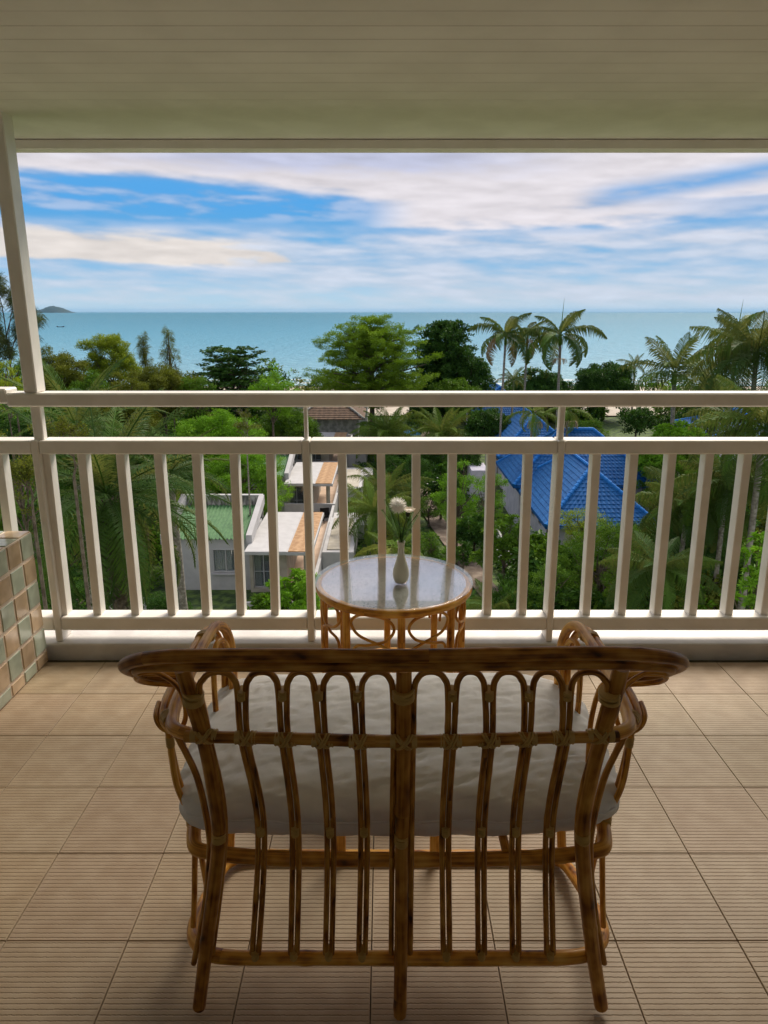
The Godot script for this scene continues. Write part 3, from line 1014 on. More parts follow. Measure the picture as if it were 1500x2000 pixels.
func side_table() -> void:
	var o := thing("round_rattan_table", "round rattan side table with woven top under glass and looped apron", "table", Vector3(TX, 0, TZ))
	var g := Geo.new()
	g.lathe([Vector2(0.0001, -0.012), Vector2(0.266, -0.012), Vector2(0.266, -0.0005), Vector2(0.0001, 0.0)], Vector3(TX, TT - 0.008, TZ), 64)
	for i in g.v.size():
		g.uv[i] = Vector2((g.v[i].x - TX) / 0.6 + 0.5, (g.v[i].z - TZ) / 0.6 + 0.5)
	obj("woven_top", g, M.weave, o)
	g = Geo.new()
	g.lathe([Vector2(0.0001, -0.0055), Vector2(0.286, -0.0055), Vector2(0.288, -0.004), Vector2(0.288, -0.002), Vector2(0.286, -0.0005), Vector2(0.0001, -0.0005)], Vector3(TX, TT, TZ), 72)
	obj("glass_top", g, M.glass, o)
	var ring := func(r: float, y: float, n := 40) -> Array:
		var p := []
		for i in n:
			p.append(Vector3(TX + cos(TAU * i / n) * r, y, TZ + sin(TAU * i / n) * r))
		return p
	cane("rim", ring.call(0.270, TT - 0.0225), 0.0158, o, M.cane, 14, true)
	cane("low_ring", ring.call(0.255, 0.14), 0.010, o, M.cane, 10, true)
	for k in 8:
		var a := deg_to_rad(5.0 + 45.0 * k)
		var r := 0.257
		var x := TX + sin(a) * r
		var z := TZ + cos(a) * r
		cane("leg", [Vector3(x, TT - 0.03, z), Vector3(x, 0.28, z), Vector3(x, 0.0, z)], 0.0132, o, M.cane, 12)
		# looped rod in the panel to the next leg, alternately mirrored
		var lp := [[0.07, -0.235], [0.10, -0.165], [0.30, -0.140], [0.75, -0.115], [0.93, -0.080], [0.80, -0.050], [0.5, -0.040], [0.18, -0.053], [0.07, -0.085], [0.22, -0.122], [0.55, -0.142], [0.85, -0.160], [0.93, -0.235]]
		var pts := []
		for e in lp:
			var u: float = e[0] if k % 2 == 0 else 1.0 - e[0]
			var b := a + deg_to_rad(45.0) * (0.06 + 0.88 * u)
			pts.append(Vector3(TX + sin(b) * (r + 0.004), TT + e[1] * 1.08 + 0.006, TZ + cos(b) * (r + 0.004)))
		cane("apron_loop", pts, 0.0052, o, M.cane, 8)

func vase_and_flowers() -> void:
	var base := at(783, 1137, 2.466)
	base.y = TT
	var o := thing("bud_vase", "small pale celadon ceramic bud vase standing on the glass table", "vase", base)
	var g := Geo.new()
	g.lathe([Vector2(0.0001, 0.0008), Vector2(0.021, 0.0008), Vector2(0.0245, 0.006), Vector2(0.0285, 0.018), Vector2(0.0300, 0.032), Vector2(0.0285, 0.048), Vector2(0.0235, 0.066), Vector2(0.0175, 0.084), Vector2(0.0130, 0.102), Vector2(0.0112, 0.122), Vector2(0.0115, 0.138), Vector2(0.0142, 0.150), Vector2(0.0150, 0.153), Vector2(0.0138, 0.1545), Vector2(0.0118, 0.151), Vector2(0.0092, 0.135), Vector2(0.0090, 0.11), Vector2(0.0001, 0.10)], base, 40)
	obj("body", g, M.ceramic, o)
	var mouth := base + Vector3(0, 0.15, 0)
	# the bouquet: two blooms and fern leaves held by the vase
	var head := at(777, 987, 2.46)
	var f := thing("pompom_flower", "cream white pompom flower with quill petals rising from the vase", "flower", base + Vector3(0, 0.11, 0))
	g = Geo.new()
	g.tube(smooth([base + Vector3(0, 0.105, 0), mouth + Vector3(-0.002, 0.02, 0), head + Vector3(0, -0.02, 0), head], 6), 0.0022, 6)
	obj("stem", g, M.stem, f)
	g = Geo.new()
	for i in 420:
		var y := 1.0 - 2.0 * (i + 0.5) / 420.0
		var a := i * 2.399963
		var dirv := Vector3(cos(a) * sqrt(1 - y * y), y, sin(a) * sqrt(1 - y * y))
		quill(g, head + dirv * 0.006, (dirv + Vector3(rr(-0.15, 0.15), rr(-0.15, 0.15), rr(-0.15, 0.15))).normalized(), 0.0245 + rr(0, 0.0050), 0.0048)
	obj("bloom", g, M.petal, f)
	g = Geo.new()
	g.lathe([Vector2(0.0001, -0.022), Vector2(0.006, -0.019), Vector2(0.008, -0.010), Vector2(0.0001, -0.004)], head, 10)
	obj("calyx", g, M.stem, f)
	var h2 := at(797, 998, 2.475)
	var f2 := thing("rose_flower", "small peach cream rose beside the pompom flower in the vase", "flower", base + Vector3(0, 0.11, 0))
	g = Geo.new()
	g.tube(smooth([base + Vector3(0.003, 0.105, 0), mouth + Vector3(0.005, 0.03, 0), h2 + Vector3(-0.004, -0.025, 0), h2 + Vector3(0, -0.01, 0)], 6), 0.0022, 6)
	obj("stem", g, M.stem, f2)
	g = Geo.new()
	for ring_i in 3:
		var cnt: int = [5, 5, 4][ring_i]
		for i in cnt:
			var a := TAU * (i + ring_i * 0.4) / cnt
			cup_petal(g, h2 + Vector3(0.003, -0.006, 0), a, [0.021, 0.016, 0.010][ring_i], [0.016, 0.018, 0.018][ring_i], [0.016, 0.012, 0.008][ring_i])
	obj("bloom", g, M.peach, f2)
	g = Geo.new()
	g.lathe([Vector2(0.0001, -0.022), Vector2(0.006, -0.018), Vector2(0.010, -0.009), Vector2(0.006, -0.004), Vector2(0.0001, -0.003)], h2, 10)
	for i in 5:
		quill(g, h2 + Vector3(0, -0.010, 0), Vector3(cos(i * 1.257), -0.9, sin(i * 1.257)).normalized(), 0.016, 0.006)
	obj("calyx", g, M.sepal, f2)
	var tips := [[746, 995, 0.02], [757, 984, -0.03], [752, 975, 0.045], [824, 993, 0.01], [815, 1006, -0.035], [806, 1000, 0.05], [765, 1010, -0.04]]
	var words := ["lowest, leaning left", "leaning left towards the viewer", "tall thin one behind the pompom at left", "longest, leaning right", "leaning right towards the viewer", "behind the rose at right", "short upright one in front of the stems"]
	for i in tips.size():
		var tip := at(tips[i][0], tips[i][1], 2.466 - tips[i][2])
		var fr := thing("fern_leaf", "green fern leaf in the vase, " + words[i], "fern leaf", base + Vector3(0, 0.11, 0), "fern leaves in the bud vase")
		var mid := mouth.lerp(tip, 0.5) + Vector3(0, 0.012, 0)
		var path := smooth([base + Vector3(0, 0.11, 0), mouth, mid, tip], 10)
		g = Geo.new()
		g.tube(path, 0.0010, 5)
		for k in range(11, path.size() - 1):
			var t := float(k - 11) / (path.size() - 12)
			var tg := (path[k + 1] - path[k]).normalized()
			var side := tg.cross(Vector3(0.1, 0.05, 1)).normalized()
			for s in [-1.0, 1.0]:
				for sub in 2:
					var p := path[k].lerp(path[k + 1], sub * 0.5)
					quill(g, p, (side * s + tg * 0.55 + Vector3(0, 0, rr(-0.15, 0.15))).normalized(), 0.021 * (1.0 - t * 0.75) * (0.5 + minf(t * 5.0, 0.5)), 0.0056)
		obj("blade", g, M.fern, fr)

func quill(g: Geo, p: Vector3, d: Vector3, l: float, w: float) -> void:
	var s := d.cross(Vector3.UP if absf(d.y) < 0.9 else Vector3.RIGHT).normalized() * w * 0.5
	var m := p + d * l * 0.6
	g.tri(p, m - s, m + s)
	g.tri(m + s, m - s, p + d * l)

func cup_petal(g: Geo, c: Vector3, a: float, r: float, h: float, w: float) -> void:
	var pts := PackedVector3Array()
	for j in 5:
		var t := j / 4.0
		for i in 5:
			var u := (i - 2) / 2.0
			var aa := a + u * w / r * (0.4 + 0.6 * sin(t * PI * 0.75))
			var rad := r * (0.15 + 0.85 * sin(t * PI * 0.5)) * (1.0 - 0.08 * u * u) + (0.003 if j == 4 else 0.0)
			pts.append(c + Vector3(cos(aa) * rad, h * t * (1.0 - 0.25 * u * u * t), sin(aa) * rad))
	g.sheet(pts, 5, 5)

# ------------------------------------------------------------------ ground, sea
func land() -> void:
	var nz := noise(0.03, 601, 3)
	var grid := func(xa: float, xb: float, za: float, zb: float, w: int, h: int, f: Callable) -> Geo:
		var pts := PackedVector3Array()
		for j in h:
			for i in w:
				var x := lerpf(xa, xb, float(i) / (w - 1))
				var z := lerpf(za, zb, float(j) / (h - 1))
				pts.append(Vector3(x, f.call(x, z), z))
		var g := Geo.new()
		g.sheet(pts, w, h)
		return g
	structure("ground", grid.call(-500.0, 500.0, 40.0, -130.0, 120, 60, func(x, z): return G - 0.12 + 0.1 * nz.get_noise_2d(x, z)), M.lawn, "green lawn and garden ground of the resort below the balcony")
	structure("beach", grid.call(-700.0, 700.0, -116.0, -196.0, 140, 30, func(x, z): return lerpf(G + 0.05, SEA - 0.35, smoothstep(-122.0 + nz.get_noise_2d(x, 9.0) * 6.0, -192.0, z)) + 0.06 * nz.get_noise_2d(x * 4.0, z * 4.0)), M.sand, "pale sand beach between the garden trees and the sea")
	var g := Geo.new()
	# shallow water over sand is paler than the deep
	var rows := [[178.0, 0.257, 0.405, 0.446], [200.0, 0.199, 0.378, 0.446], [240.0, 0.162, 0.347, 0.437], [320.0, 0.119, 0.315, 0.427], [450.0, 0.085, 0.284, 0.399], [700.0, 0.057, 0.248, 0.361], [1200.0, 0.040, 0.216, 0.323], [3000.0, 0.032, 0.198, 0.285], [60000.0, 0.028, 0.189, 0.271]]
	var sp := PackedVector3Array()
	var sc := PackedColorArray()
	for e in rows:
		for k in 7:
			sp.append(Vector3((k - 3) * 20000.0, SEA, -e[0]))
			sc.append(Color(e[1], e[2], e[3]))
	g.sheet(sp, 7, rows.size())
	g.col = sc
	structure("sea", g, M.sea, "calm teal sea reaching to the horizon")
	# breaking foam, uneven in width
	var fm := mk(lin(0.72, 0.74, 0.74), 0.7)
	for k in 2:
		var pts := PackedVector3Array()
		for i in 241:
			var x := -360.0 + 3.0 * i
			var z := -184.0 - 9.0 * k + 2.5 * nz.get_noise_2d(x * 1.5, 40.0 * k)
			var w := 1.0 + 1.8 * maxf(0.0, nz.get_noise_2d(x * 3.0, 77.0 + k))
			pts.append(Vector3(x, SEA + 0.02, z))
			pts.append(Vector3(x, SEA + 0.09, z - w * 0.5))
			pts.append(Vector3(x, SEA + 0.02, z - w))
		var q := Geo.new()
		for i in 240:
			for e in 2:
				q.quad(pts[i * 3 + e], pts[i * 3 + 3 + e], pts[i * 3 + 4 + e], pts[i * 3 + 1 + e])
		var fo := obj("surf_foam", q, fm)
		tag(fo, ["line of white foam where the sea meets the sand", "second line of white foam just off the beach"][k], "", "", "structure")
	# footpath
	var mid := smooth([Vector3(7.5, 0, -34), Vector3(6.1, 0, -41), Vector3(5.2, 0, -48), Vector3(4.1, 0, -56), Vector3(3.6, 0, -66), Vector3(4.4, 0, -80), Vector3(6, 0, -100)], 10)
	var pp := PackedVector3Array()
	for i in mid.size():
		var tg := (mid[mini(i + 1, mid.size() - 1)] - mid[maxi(i - 1, 0)]).normalized()
		var sd := Vector3(-tg.z, 0, tg.x)
		for e in [-0.7, 0.0, 0.7]:
			pp.append(mid[i] + sd * e + Vector3(0, G + 0.03, 0))
	g = Geo.new()
	g.sheet(pp, 3, mid.size())
	structure("footpath", g, M.path, "brown earthen footpath winding through the garden shrubs")

func island() -> void:
	# a wooded islet on the horizon
	var d := 24000.0
	var a := at(75, 611, d)
	var b := at(138, 611, d)
	var prof := [0.0, 0.32, 0.55, 0.62, 0.86, 0.95, 1.0, 0.93, 0.88, 0.80, 0.62, 0.45, 0.22, 0.0]
	var nz := noise(0.02, 611, 4)
	var w := 64
	var h := 24
	var pts := PackedVector3Array()
	var top := at(100, 598, d).y - SEA
	for j in h:
		for i in w:
			var t := float(i) / (w - 1)
			var s := float(j) / (h - 1)
			var k := t * (prof.size() - 1)
			var hh := lerpf(prof[int(k)], prof[mini(int(k) + 1, prof.size() - 1)], fposmod(k, 1.0))
			var y := hh * sin(s * PI) * top * (1.0 + 0.16 * nz.get_noise_2d(i * 9.0, j * 9.0))
			pts.append(Vector3(lerpf(a.x, b.x, t), SEA - 1.0 + y, -d + (0.5 - s) * 1200.0))
	var g := Geo.new()
	g.sheet(pts, w, h)
	var o := obj("island", g, M.islandrock)
	tag(o, "small wooded island on the sea horizon at the left", "island")

func boat() -> void:
	var c := at(118, 637.5, 900)
	c.y = SEA
	var o := thing("long_tail_boat", "small dark fishing boat on the sea below the island", "boat", c)
	var g := Geo.new()
	var pts := PackedVector3Array()
	for i in 15:
		var t := i / 14.0 * 2.0 - 1.0
		var wd := 0.85 * sqrt(maxf(0.0, 1.0 - pow(absf(t), 2.6)))
		var lift := 1.0 * pow(absf(t), 4.0) + 0.25
		for k in 7:
			var an := PI * k / 6.0
			pts.append(c + Vector3(t * 4.6, lift + 0.35 - sin(an) * (0.8 + lift * 0.35), cos(an) * wd))
	g.sheet(pts, 7, 15)
	obj("hull", g, M.hull, o)
	g = Geo.new()
	g.box(c + Vector3(1.8, 0.55, 0), Vector3(1.2, 0.5, 1.0), 0.05)
	obj("engine_box", g, M.hull, o)
	g = Geo.new()
	g.tube(PackedVector3Array([c + Vector3(2.4, 0.9, 0), c + Vector3(4.2, 0.7, 0), c + Vector3(6.5, -0.1, 0)]), 0.07, 6)
	obj("propeller_shaft", g, M.hull, o)

# ------------------------------------------------------------------ buildings
func curtain(parent: Node3D, a: Vector3, w: float, h: float, mat: Material) -> void:
	var pts := PackedVector3Array()
	var n := 40
	for j in 2:
		for i in n:
			pts.append(a + Vector3(w * i / (n - 1), h * (1 - j), 0.05 * sin(i * 1.3) + 0.02 * sin(i * 2.9)))
	var g := Geo.new()
	g.sheet(pts, n, 2)
	obj("curtain", g, mat, parent)

func villa(k: int, label: String) -> void:
	var z0 := -39.1 - 17.0 * k
	var o := thing("villa", label, "villa", Vector3(-8.0, G, z0), "white villas in a row beside the garden path")
	var P := func(x: float, y: float, z: float) -> Vector3: return Vector3(x, G + y, z0 + z)
	# main block with a monopitch roof behind a parapet
	var g := Geo.new()
	g.span(P.call(-13.0, -0.2, -6.5), P.call(-10.2, 3.05, -1.9))
	g.span(P.call(-10.2, 0.95, -6.5), P.call(-8.65, 1.0, -1.9))
	g.span(P.call(-10.2, 2.45, -6.5), P.call(-8.65, 3.05, -1.9))
	g.span(P.call(-10.2, -0.2, -6.5), P.call(-8.65, 0.95, -1.9))
	g.span(P.call(-8.65, -0.2, -6.5), P.call(-7.95, 3.05, -1.9))
	obj("wall", g, M.white, o)
	g = Geo.new()
	g.span(P.call(-10.2, 1.0, -2.05), P.call(-8.65, 1.06, -1.86), 0.01)
	g.span(P.call(-10.2, 2.39, -2.05), P.call(-8.65, 2.45, -1.86), 0.01)
	for x in [-10.2, -9.45, -8.71]:
		g.span(P.call(x, 1.06, -2.04), P.call(x + 0.06, 2.39, -1.88), 0.01)
	var wn := obj("window", g, M.white, o)
	g = Geo.new()
	g.span(P.call(-10.14, 1.06, -1.98), P.call(-8.71, 2.39, -1.97))
	obj("pane", g, M.pane, wn)
	curtain(o, P.call(-10.15, 1.03, -2.25), 1.0, 1.4, M.sheer)
	curtain(o, P.call(-9.1, 1.03, -2.25), 0.42, 1.4, M.curtain)
	g = Geo.new()
	g.span(P.call(-10.3, 0.86, -1.9), P.call(-8.55, 0.95, -1.72), 0.01)
	obj("sill", g, M.white, o)
	# ribbed green sheets
	g = Geo.new()
	var n := 21
	for i in n:
		var x := -12.9 + 4.75 * i / n
		var w := 4.75 / n
		var A: Vector3 = P.call(x, 3.95, -6.3)
		var B: Vector3 = P.call(x, 3.1, -1.7)
		var up := Vector3(0, 0.075, 0)
		var q := [0.0, 0.18, 0.36, 0.64]
		var hgt := [0.0, 1.0, 1.0, 0.0]
		for e in 4:
			var xa: float = q[e] * w
			var xb: float = (q[e + 1] if e < 3 else 1.0) * w
			var ha: float = hgt[e]
			var hb: float = hgt[e + 1] if e < 3 else 0.0
			g.quad(B + Vector3(xa, 0, 0) + up * ha, B + Vector3(xb, 0, 0) + up * hb, A + Vector3(xb, 0, 0) + up * hb, A + Vector3(xa, 0, 0) + up * ha)
	obj("roof_sheet", g, M.greenroof, o)
	g = Geo.new()
	g.span(P.call(-13.1, 3.06, -6.75), P.call(-7.9, 4.55, -6.52), 0.01)
	obj("parapet", g, M.stained, o)
	g = Geo.new()
	g.span(P.call(-13.15, 4.552, -6.8), P.call(-7.85, 4.61, -6.47), 0.01)
	obj("coping", g, M.white, o)
	for x in [-13.1, -8.08]:
		g = Geo.new()
		var a: Vector3 = P.call(x, 4.62, -6.5)
		var b: Vector3 = P.call(x, 3.42, -1.55)
		var wd := Vector3(0.34, 0, 0)
		var dn := Vector3(0, -0.6, 0)
		var mid := (a + b + wd) * 0.5 + dn * 0.5
		g.away([a, b, b + wd, a + wd], mid)
		g.away([a, b, b + dn, a + dn], mid)
		g.away([a + wd, b + wd, b + dn + wd, a + dn + wd], mid)
		g.away([b, b + wd, b + dn + wd, b + dn], mid)
		g.away([a, a + wd, a + dn + wd, a + dn], mid)
		obj("verge", g, M.white, o)
	# room behind the terrace, its door and curtains
	g = Geo.new()
	g.span(P.call(-7.94, -0.2, -8.3), P.call(-7.75, 2.67, -1.5))
	g.span(P.call(-6.55, -0.2, -8.3), P.call(-5.75, 2.67, -1.5))
	g.span(P.call(-7.75, 2.25, -1.9), P.call(-6.55, 2.67, -1.5))
	g.span(P.call(-7.75, -0.2, -8.3), P.call(-6.55, 2.67, -8.1))
	g.span(P.call(-7.75, -0.2, -8.1), P.call(-6.55, 0.1, -1.5))
	obj("room_wall", g, M.cream, o)
	g = Geo.new()
	for x in [-7.75, -7.18, -6.61]:
		g.span(P.call(x, 0.1, -1.75), P.call(x + 0.06, 2.25, -1.68), 0.01)
	g.span(P.call(-7.69, 0.1, -1.74), P.call(-6.61, 0.17, -1.69), 0.008)
	g.span(P.call(-7.69, 1.1, -1.74), P.call(-6.61, 1.14, -1.69), 0.008)
	var door := obj("door", g, M.white, o)
	g = Geo.new()
	g.span(P.call(-7.7, 0.15, -1.725), P.call(-6.6, 2.24, -1.715))
	obj("pane", g, M.pane, door)
	curtain(o, P.call(-7.7, 0.14, -1.95), 0.36, 2.1, M.sheer)
	curtain(o, P.call(-7.3, 0.14, -1.97), 0.72, 2.1, M.curtain)
	# flat porch roof and the strip of slats along its edge
	g = Geo.new()
	g.span(P.call(-7.93, 2.70, -8.5), P.call(-5.52, 2.92, 0.0), 0.02)
	obj("porch_roof", g, M.white, o)
	g = Geo.new()
	g.span(P.call(-5.52, 2.68, -8.5), P.call(-5.44, 2.9, 0.0), 0.01)
	g.span(P.call(-4.17, 2.66, -8.5), P.call(-4.07, 2.88, 0.0), 0.01)
	g.span(P.call(-5.44, 2.68, -0.1), P.call(-4.17, 2.86, -0.01), 0.01)
	g.span(P.call(-5.44, 2.68, -8.49), P.call(-4.17, 2.86, -8.4), 0.01)
	obj("pergola_beam", g, M.white, o)
	var sg := Geo.new()
	sg.box(Vector3.ZERO, Vector3(1.30, 0.05, 0.165), 0.008)
	var sm := sg.mesh()
	for i in 42:
		piece("slat", sm, M.slat, Transform3D(Basis(Vector3.UP, rr(-0.004, 0.004)), P.call(-4.80, 2.905 + rr(-0.004, 0.004), -0.14 - 0.2 * i) - o.position), o, i)
	g = Geo.new()
	g.tube(PackedVector3Array([P.call(-4.5, 0.2, -0.8), P.call(-4.5, 2.68, -0.8)]), 0.16, 14)
	obj("column", g, M.cream, o)
	# terrace floor and its low white walls
	g = Geo.new()
	g.span(P.call(-7.6, -0.2, -16.0), P.call(-4.1, 0.35, -8.31))
	g.span(P.call(-5.74, -0.2, -8.3), P.call(-4.1, 0.35, 0.2))
	obj("terrace_floor", g, M.peachwall, o)
	g = Geo.new()
	g.span(P.call(-4.1, -0.2, -16.6), P.call(-3.9, 1.25, 0.3), 0.01)
	g.span(P.call(-7.9, -0.2, -16.8), P.call(-3.9, 1.35, -16.62), 0.01)
	g.span(P.call(-7.9, -0.2, 1.6), P.call(-4.2, 0.55, 1.75), 0.01)
	obj("terrace_wall", g, M.white, o)
	# stepped block of plunge pool and plant room beside the terrace
	g = Geo.new()
	g.span(P.call(-3.88, -0.2, -12.0), P.call(-1.9, 1.55, -4.0), 0.02)
	g.span(P.call(-3.88, -0.2, -15.5), P.call(-1.1, 0.95, -12.02), 0.02)
	obj("side_block", g, M.white, o)
	g = Geo.new()
	g.span(P.call(-3.6, 1.552, -11.6), P.call(-2.2, 1.62, -4.4), 0.02)
	obj("roof_slab", g, M.cream, o)
	if k == 0:
		for i in 5:
			var st := Geo.new()
			st.box(P.call(-3.0 + rr(-0.5, 0.5), 0.0, 1.75), Vector3(0.02, 0.02, 0.02))

# terracotta-shaped tiles in stepped courses over one roof plane: a and b are the eave's ends, c and e the upper edge's ends
func roof_face(g: Geo, a: Vector3, b: Vector3, c: Vector3, e: Vector3) -> void:
	var up := ((c + e) * 0.5 - (a + b) * 0.5)
	var nrm := (b - a).cross(up).normalized()
	if nrm.y < 0.0:
		nrm = -nrm
	var rows := int(maxf(2.0, up.length() / 0.33))
	for r in rows:
		var t0 := float(r) / rows
		var t1 := float(r + 1) / rows + 0.02
		var la := a.lerp(e, t0)
		var lb := b.lerp(c, t0)
		var ua := a.lerp(e, minf(t1, 1.0))
		var ub := b.lerp(c, minf(t1, 1.0))
		var w := la.distance_to(lb)
		var cols := int(maxf(1.0, w / 0.30))
		for i in cols:
			var s0 := (i + 0.03) / cols
			var s1 := (i + 0.97) / cols
			var jig := rr(-0.006, 0.006)
			var p0 := la.lerp(lb, s0) + nrm * (0.055 + jig)
			var p1 := la.lerp(lb, s1) + nrm * (0.055 + jig)
			var q0 := ua.lerp(ub, s0) + nrm * 0.012
			var q1 := ua.lerp(ub, s1) + nrm * 0.012
			var m0 := (p0 + p1) * 0.5 + nrm * 0.03
			var m1 := (q0 + q1) * 0.5 + nrm * 0.03
			g.quad(p0, m0, m1, q0)
			g.quad(m0, p1, q1, m1)
			g.tri(p0, p1, m0)
			g.quad(p0 - nrm * 0.05, p1 - nrm * 0.05, p1, p0)

func caps(parent: Node3D, a: Vector3, b: Vector3, mat: Material) -> void:
	var g := Geo.new()
	var n := int(a.distance_to(b) / 0.34)
	for i in n:
		var p := a.lerp(b, (i - 0.05) / n) + Vector3(0, 0.05, 0)
		var q := a.lerp(b, (i + 1.0) / n) + Vector3(0, 0.05, 0)
		g.tube(PackedVector3Array([p, q]), [0.155, 0.125], 8)
	tag(obj("ridge_tiles", g, mat, parent), "", "", "", "stuff")

func hip_roof(o: Node3D, x0: float, x1: float, zn: float, zf: float, ye: float, yr: float, along_z := true) -> void:
	var y0 := G + ye
	var y1 := G + yr
	var A := Vector3(x0, y0, zn)
	var B := Vector3(x1, y0, zn)
	var C := Vector3(x1, y0, zf)
	var D := Vector3(x0, y0, zf)
	var R0: Vector3
	var R1: Vector3
	if along_z:
		var hw := (x1 - x0) * 0.5
		R0 = Vector3((x0 + x1) * 0.5, y1, zn - hw)
		R1 = Vector3((x0 + x1) * 0.5, y1, zf + hw)
	else:
		var hw := (zn - zf) * 0.5
		R0 = Vector3(x0 + hw, y1, (zn + zf) * 0.5)
		R1 = Vector3(x1 - hw, y1, (zn + zf) * 0.5)
	var faces := [[A, B, R0, R0], [B, C, R1, R0], [C, D, R1, R1], [D, A, R0, R1]] if along_z else [[A, B, R1, R0], [B, C, R1, R1], [C, D, R0, R1], [D, A, R0, R0]]
	var under := Geo.new()
	for i in 4:
		var f: Array = faces[i]
		var g := Geo.new()
		roof_face(g, f[0], f[1], f[2], f[3])
		tag(obj("roof_tiles", g, M.blueroof[i % 3], o), "", "", "", "stuff")
		under.tri(f[0], f[1], f[2])
		if f[2] != f[3]:
			under.tri(f[0], f[2], f[3])
	obj("roof_deck", under, M.blueroof[0], o)
	for e in ([[A, R0], [B, R0], [C, R1], [D, R1], [R0, R1]] if along_z else [[A, R0], [B, R1], [C, R1], [D, R0], [R0, R1]]):
		caps(o, e[0], e[1], M.blueroof[2])
	var g2 := Geo.new()
	for e in [[A, B], [B, C], [C, D], [D, A]]:
		var mn: Vector3 = Vector3(minf(e[0].x, e[1].x), y0 - 0.2, minf(e[0].z, e[1].z))
		var mx: Vector3 = Vector3(maxf(e[0].x, e[1].x), y0 - 0.02, maxf(e[0].z, e[1].z))
		g2.span(mn - Vector3(0.03, 0, 0.03), mx + Vector3(0.03, 0, 0.03), 0.01)
	obj("fascia", g2, M.blueroof[0], o)

func blue_house(called_label: String, x0: float, x1: float, zn: float, zf: float, ye: float, yr: float, along_z := true, windows := true) -> Node3D:
	var o := thing("blue_roofed_house", called_label, "house", Vector3((x0 + x1) * 0.5, G, (zn + zf) * 0.5), "houses with blue tiled hip roofs")
	var g := Geo.new()
	g.span(Vector3(x0 + 0.55, G - 0.2, zf + 0.55), Vector3(x1 - 0.55, G + ye + 0.05, zn - 0.55))
	obj("wall", g, M.lilac, o)
	hip_roof(o, x0, x1, zn, zf, ye, yr, along_z)
	if windows:
		for z in [zn - 1.6, zn - 4.2, zn - 6.6]:
			if z < zf + 1.2:
				continue
			g = Geo.new()
			var xw := x0 + 0.55
			for e in [[-0.45, 1.9, 0.45, 1.97], [-0.45, 2.55, 0.45, 2.62], [-0.45, 1.97, -0.38, 2.55], [0.38, 1.97, 0.45, 2.55]]:
				g.span(Vector3(xw - 0.06, G + e[1], z + e[0]), Vector3(xw + 0.01, G + e[3], z + e[2]), 0.006)
			var wn := obj("window", g, M.white, o)
			g = Geo.new()
			g.span(Vector3(xw - 0.02, G + 1.97, z - 0.38), Vector3(xw - 0.004, G + 2.55, z + 0.38))
			obj("pane", g, M.dark, wn)
	return o

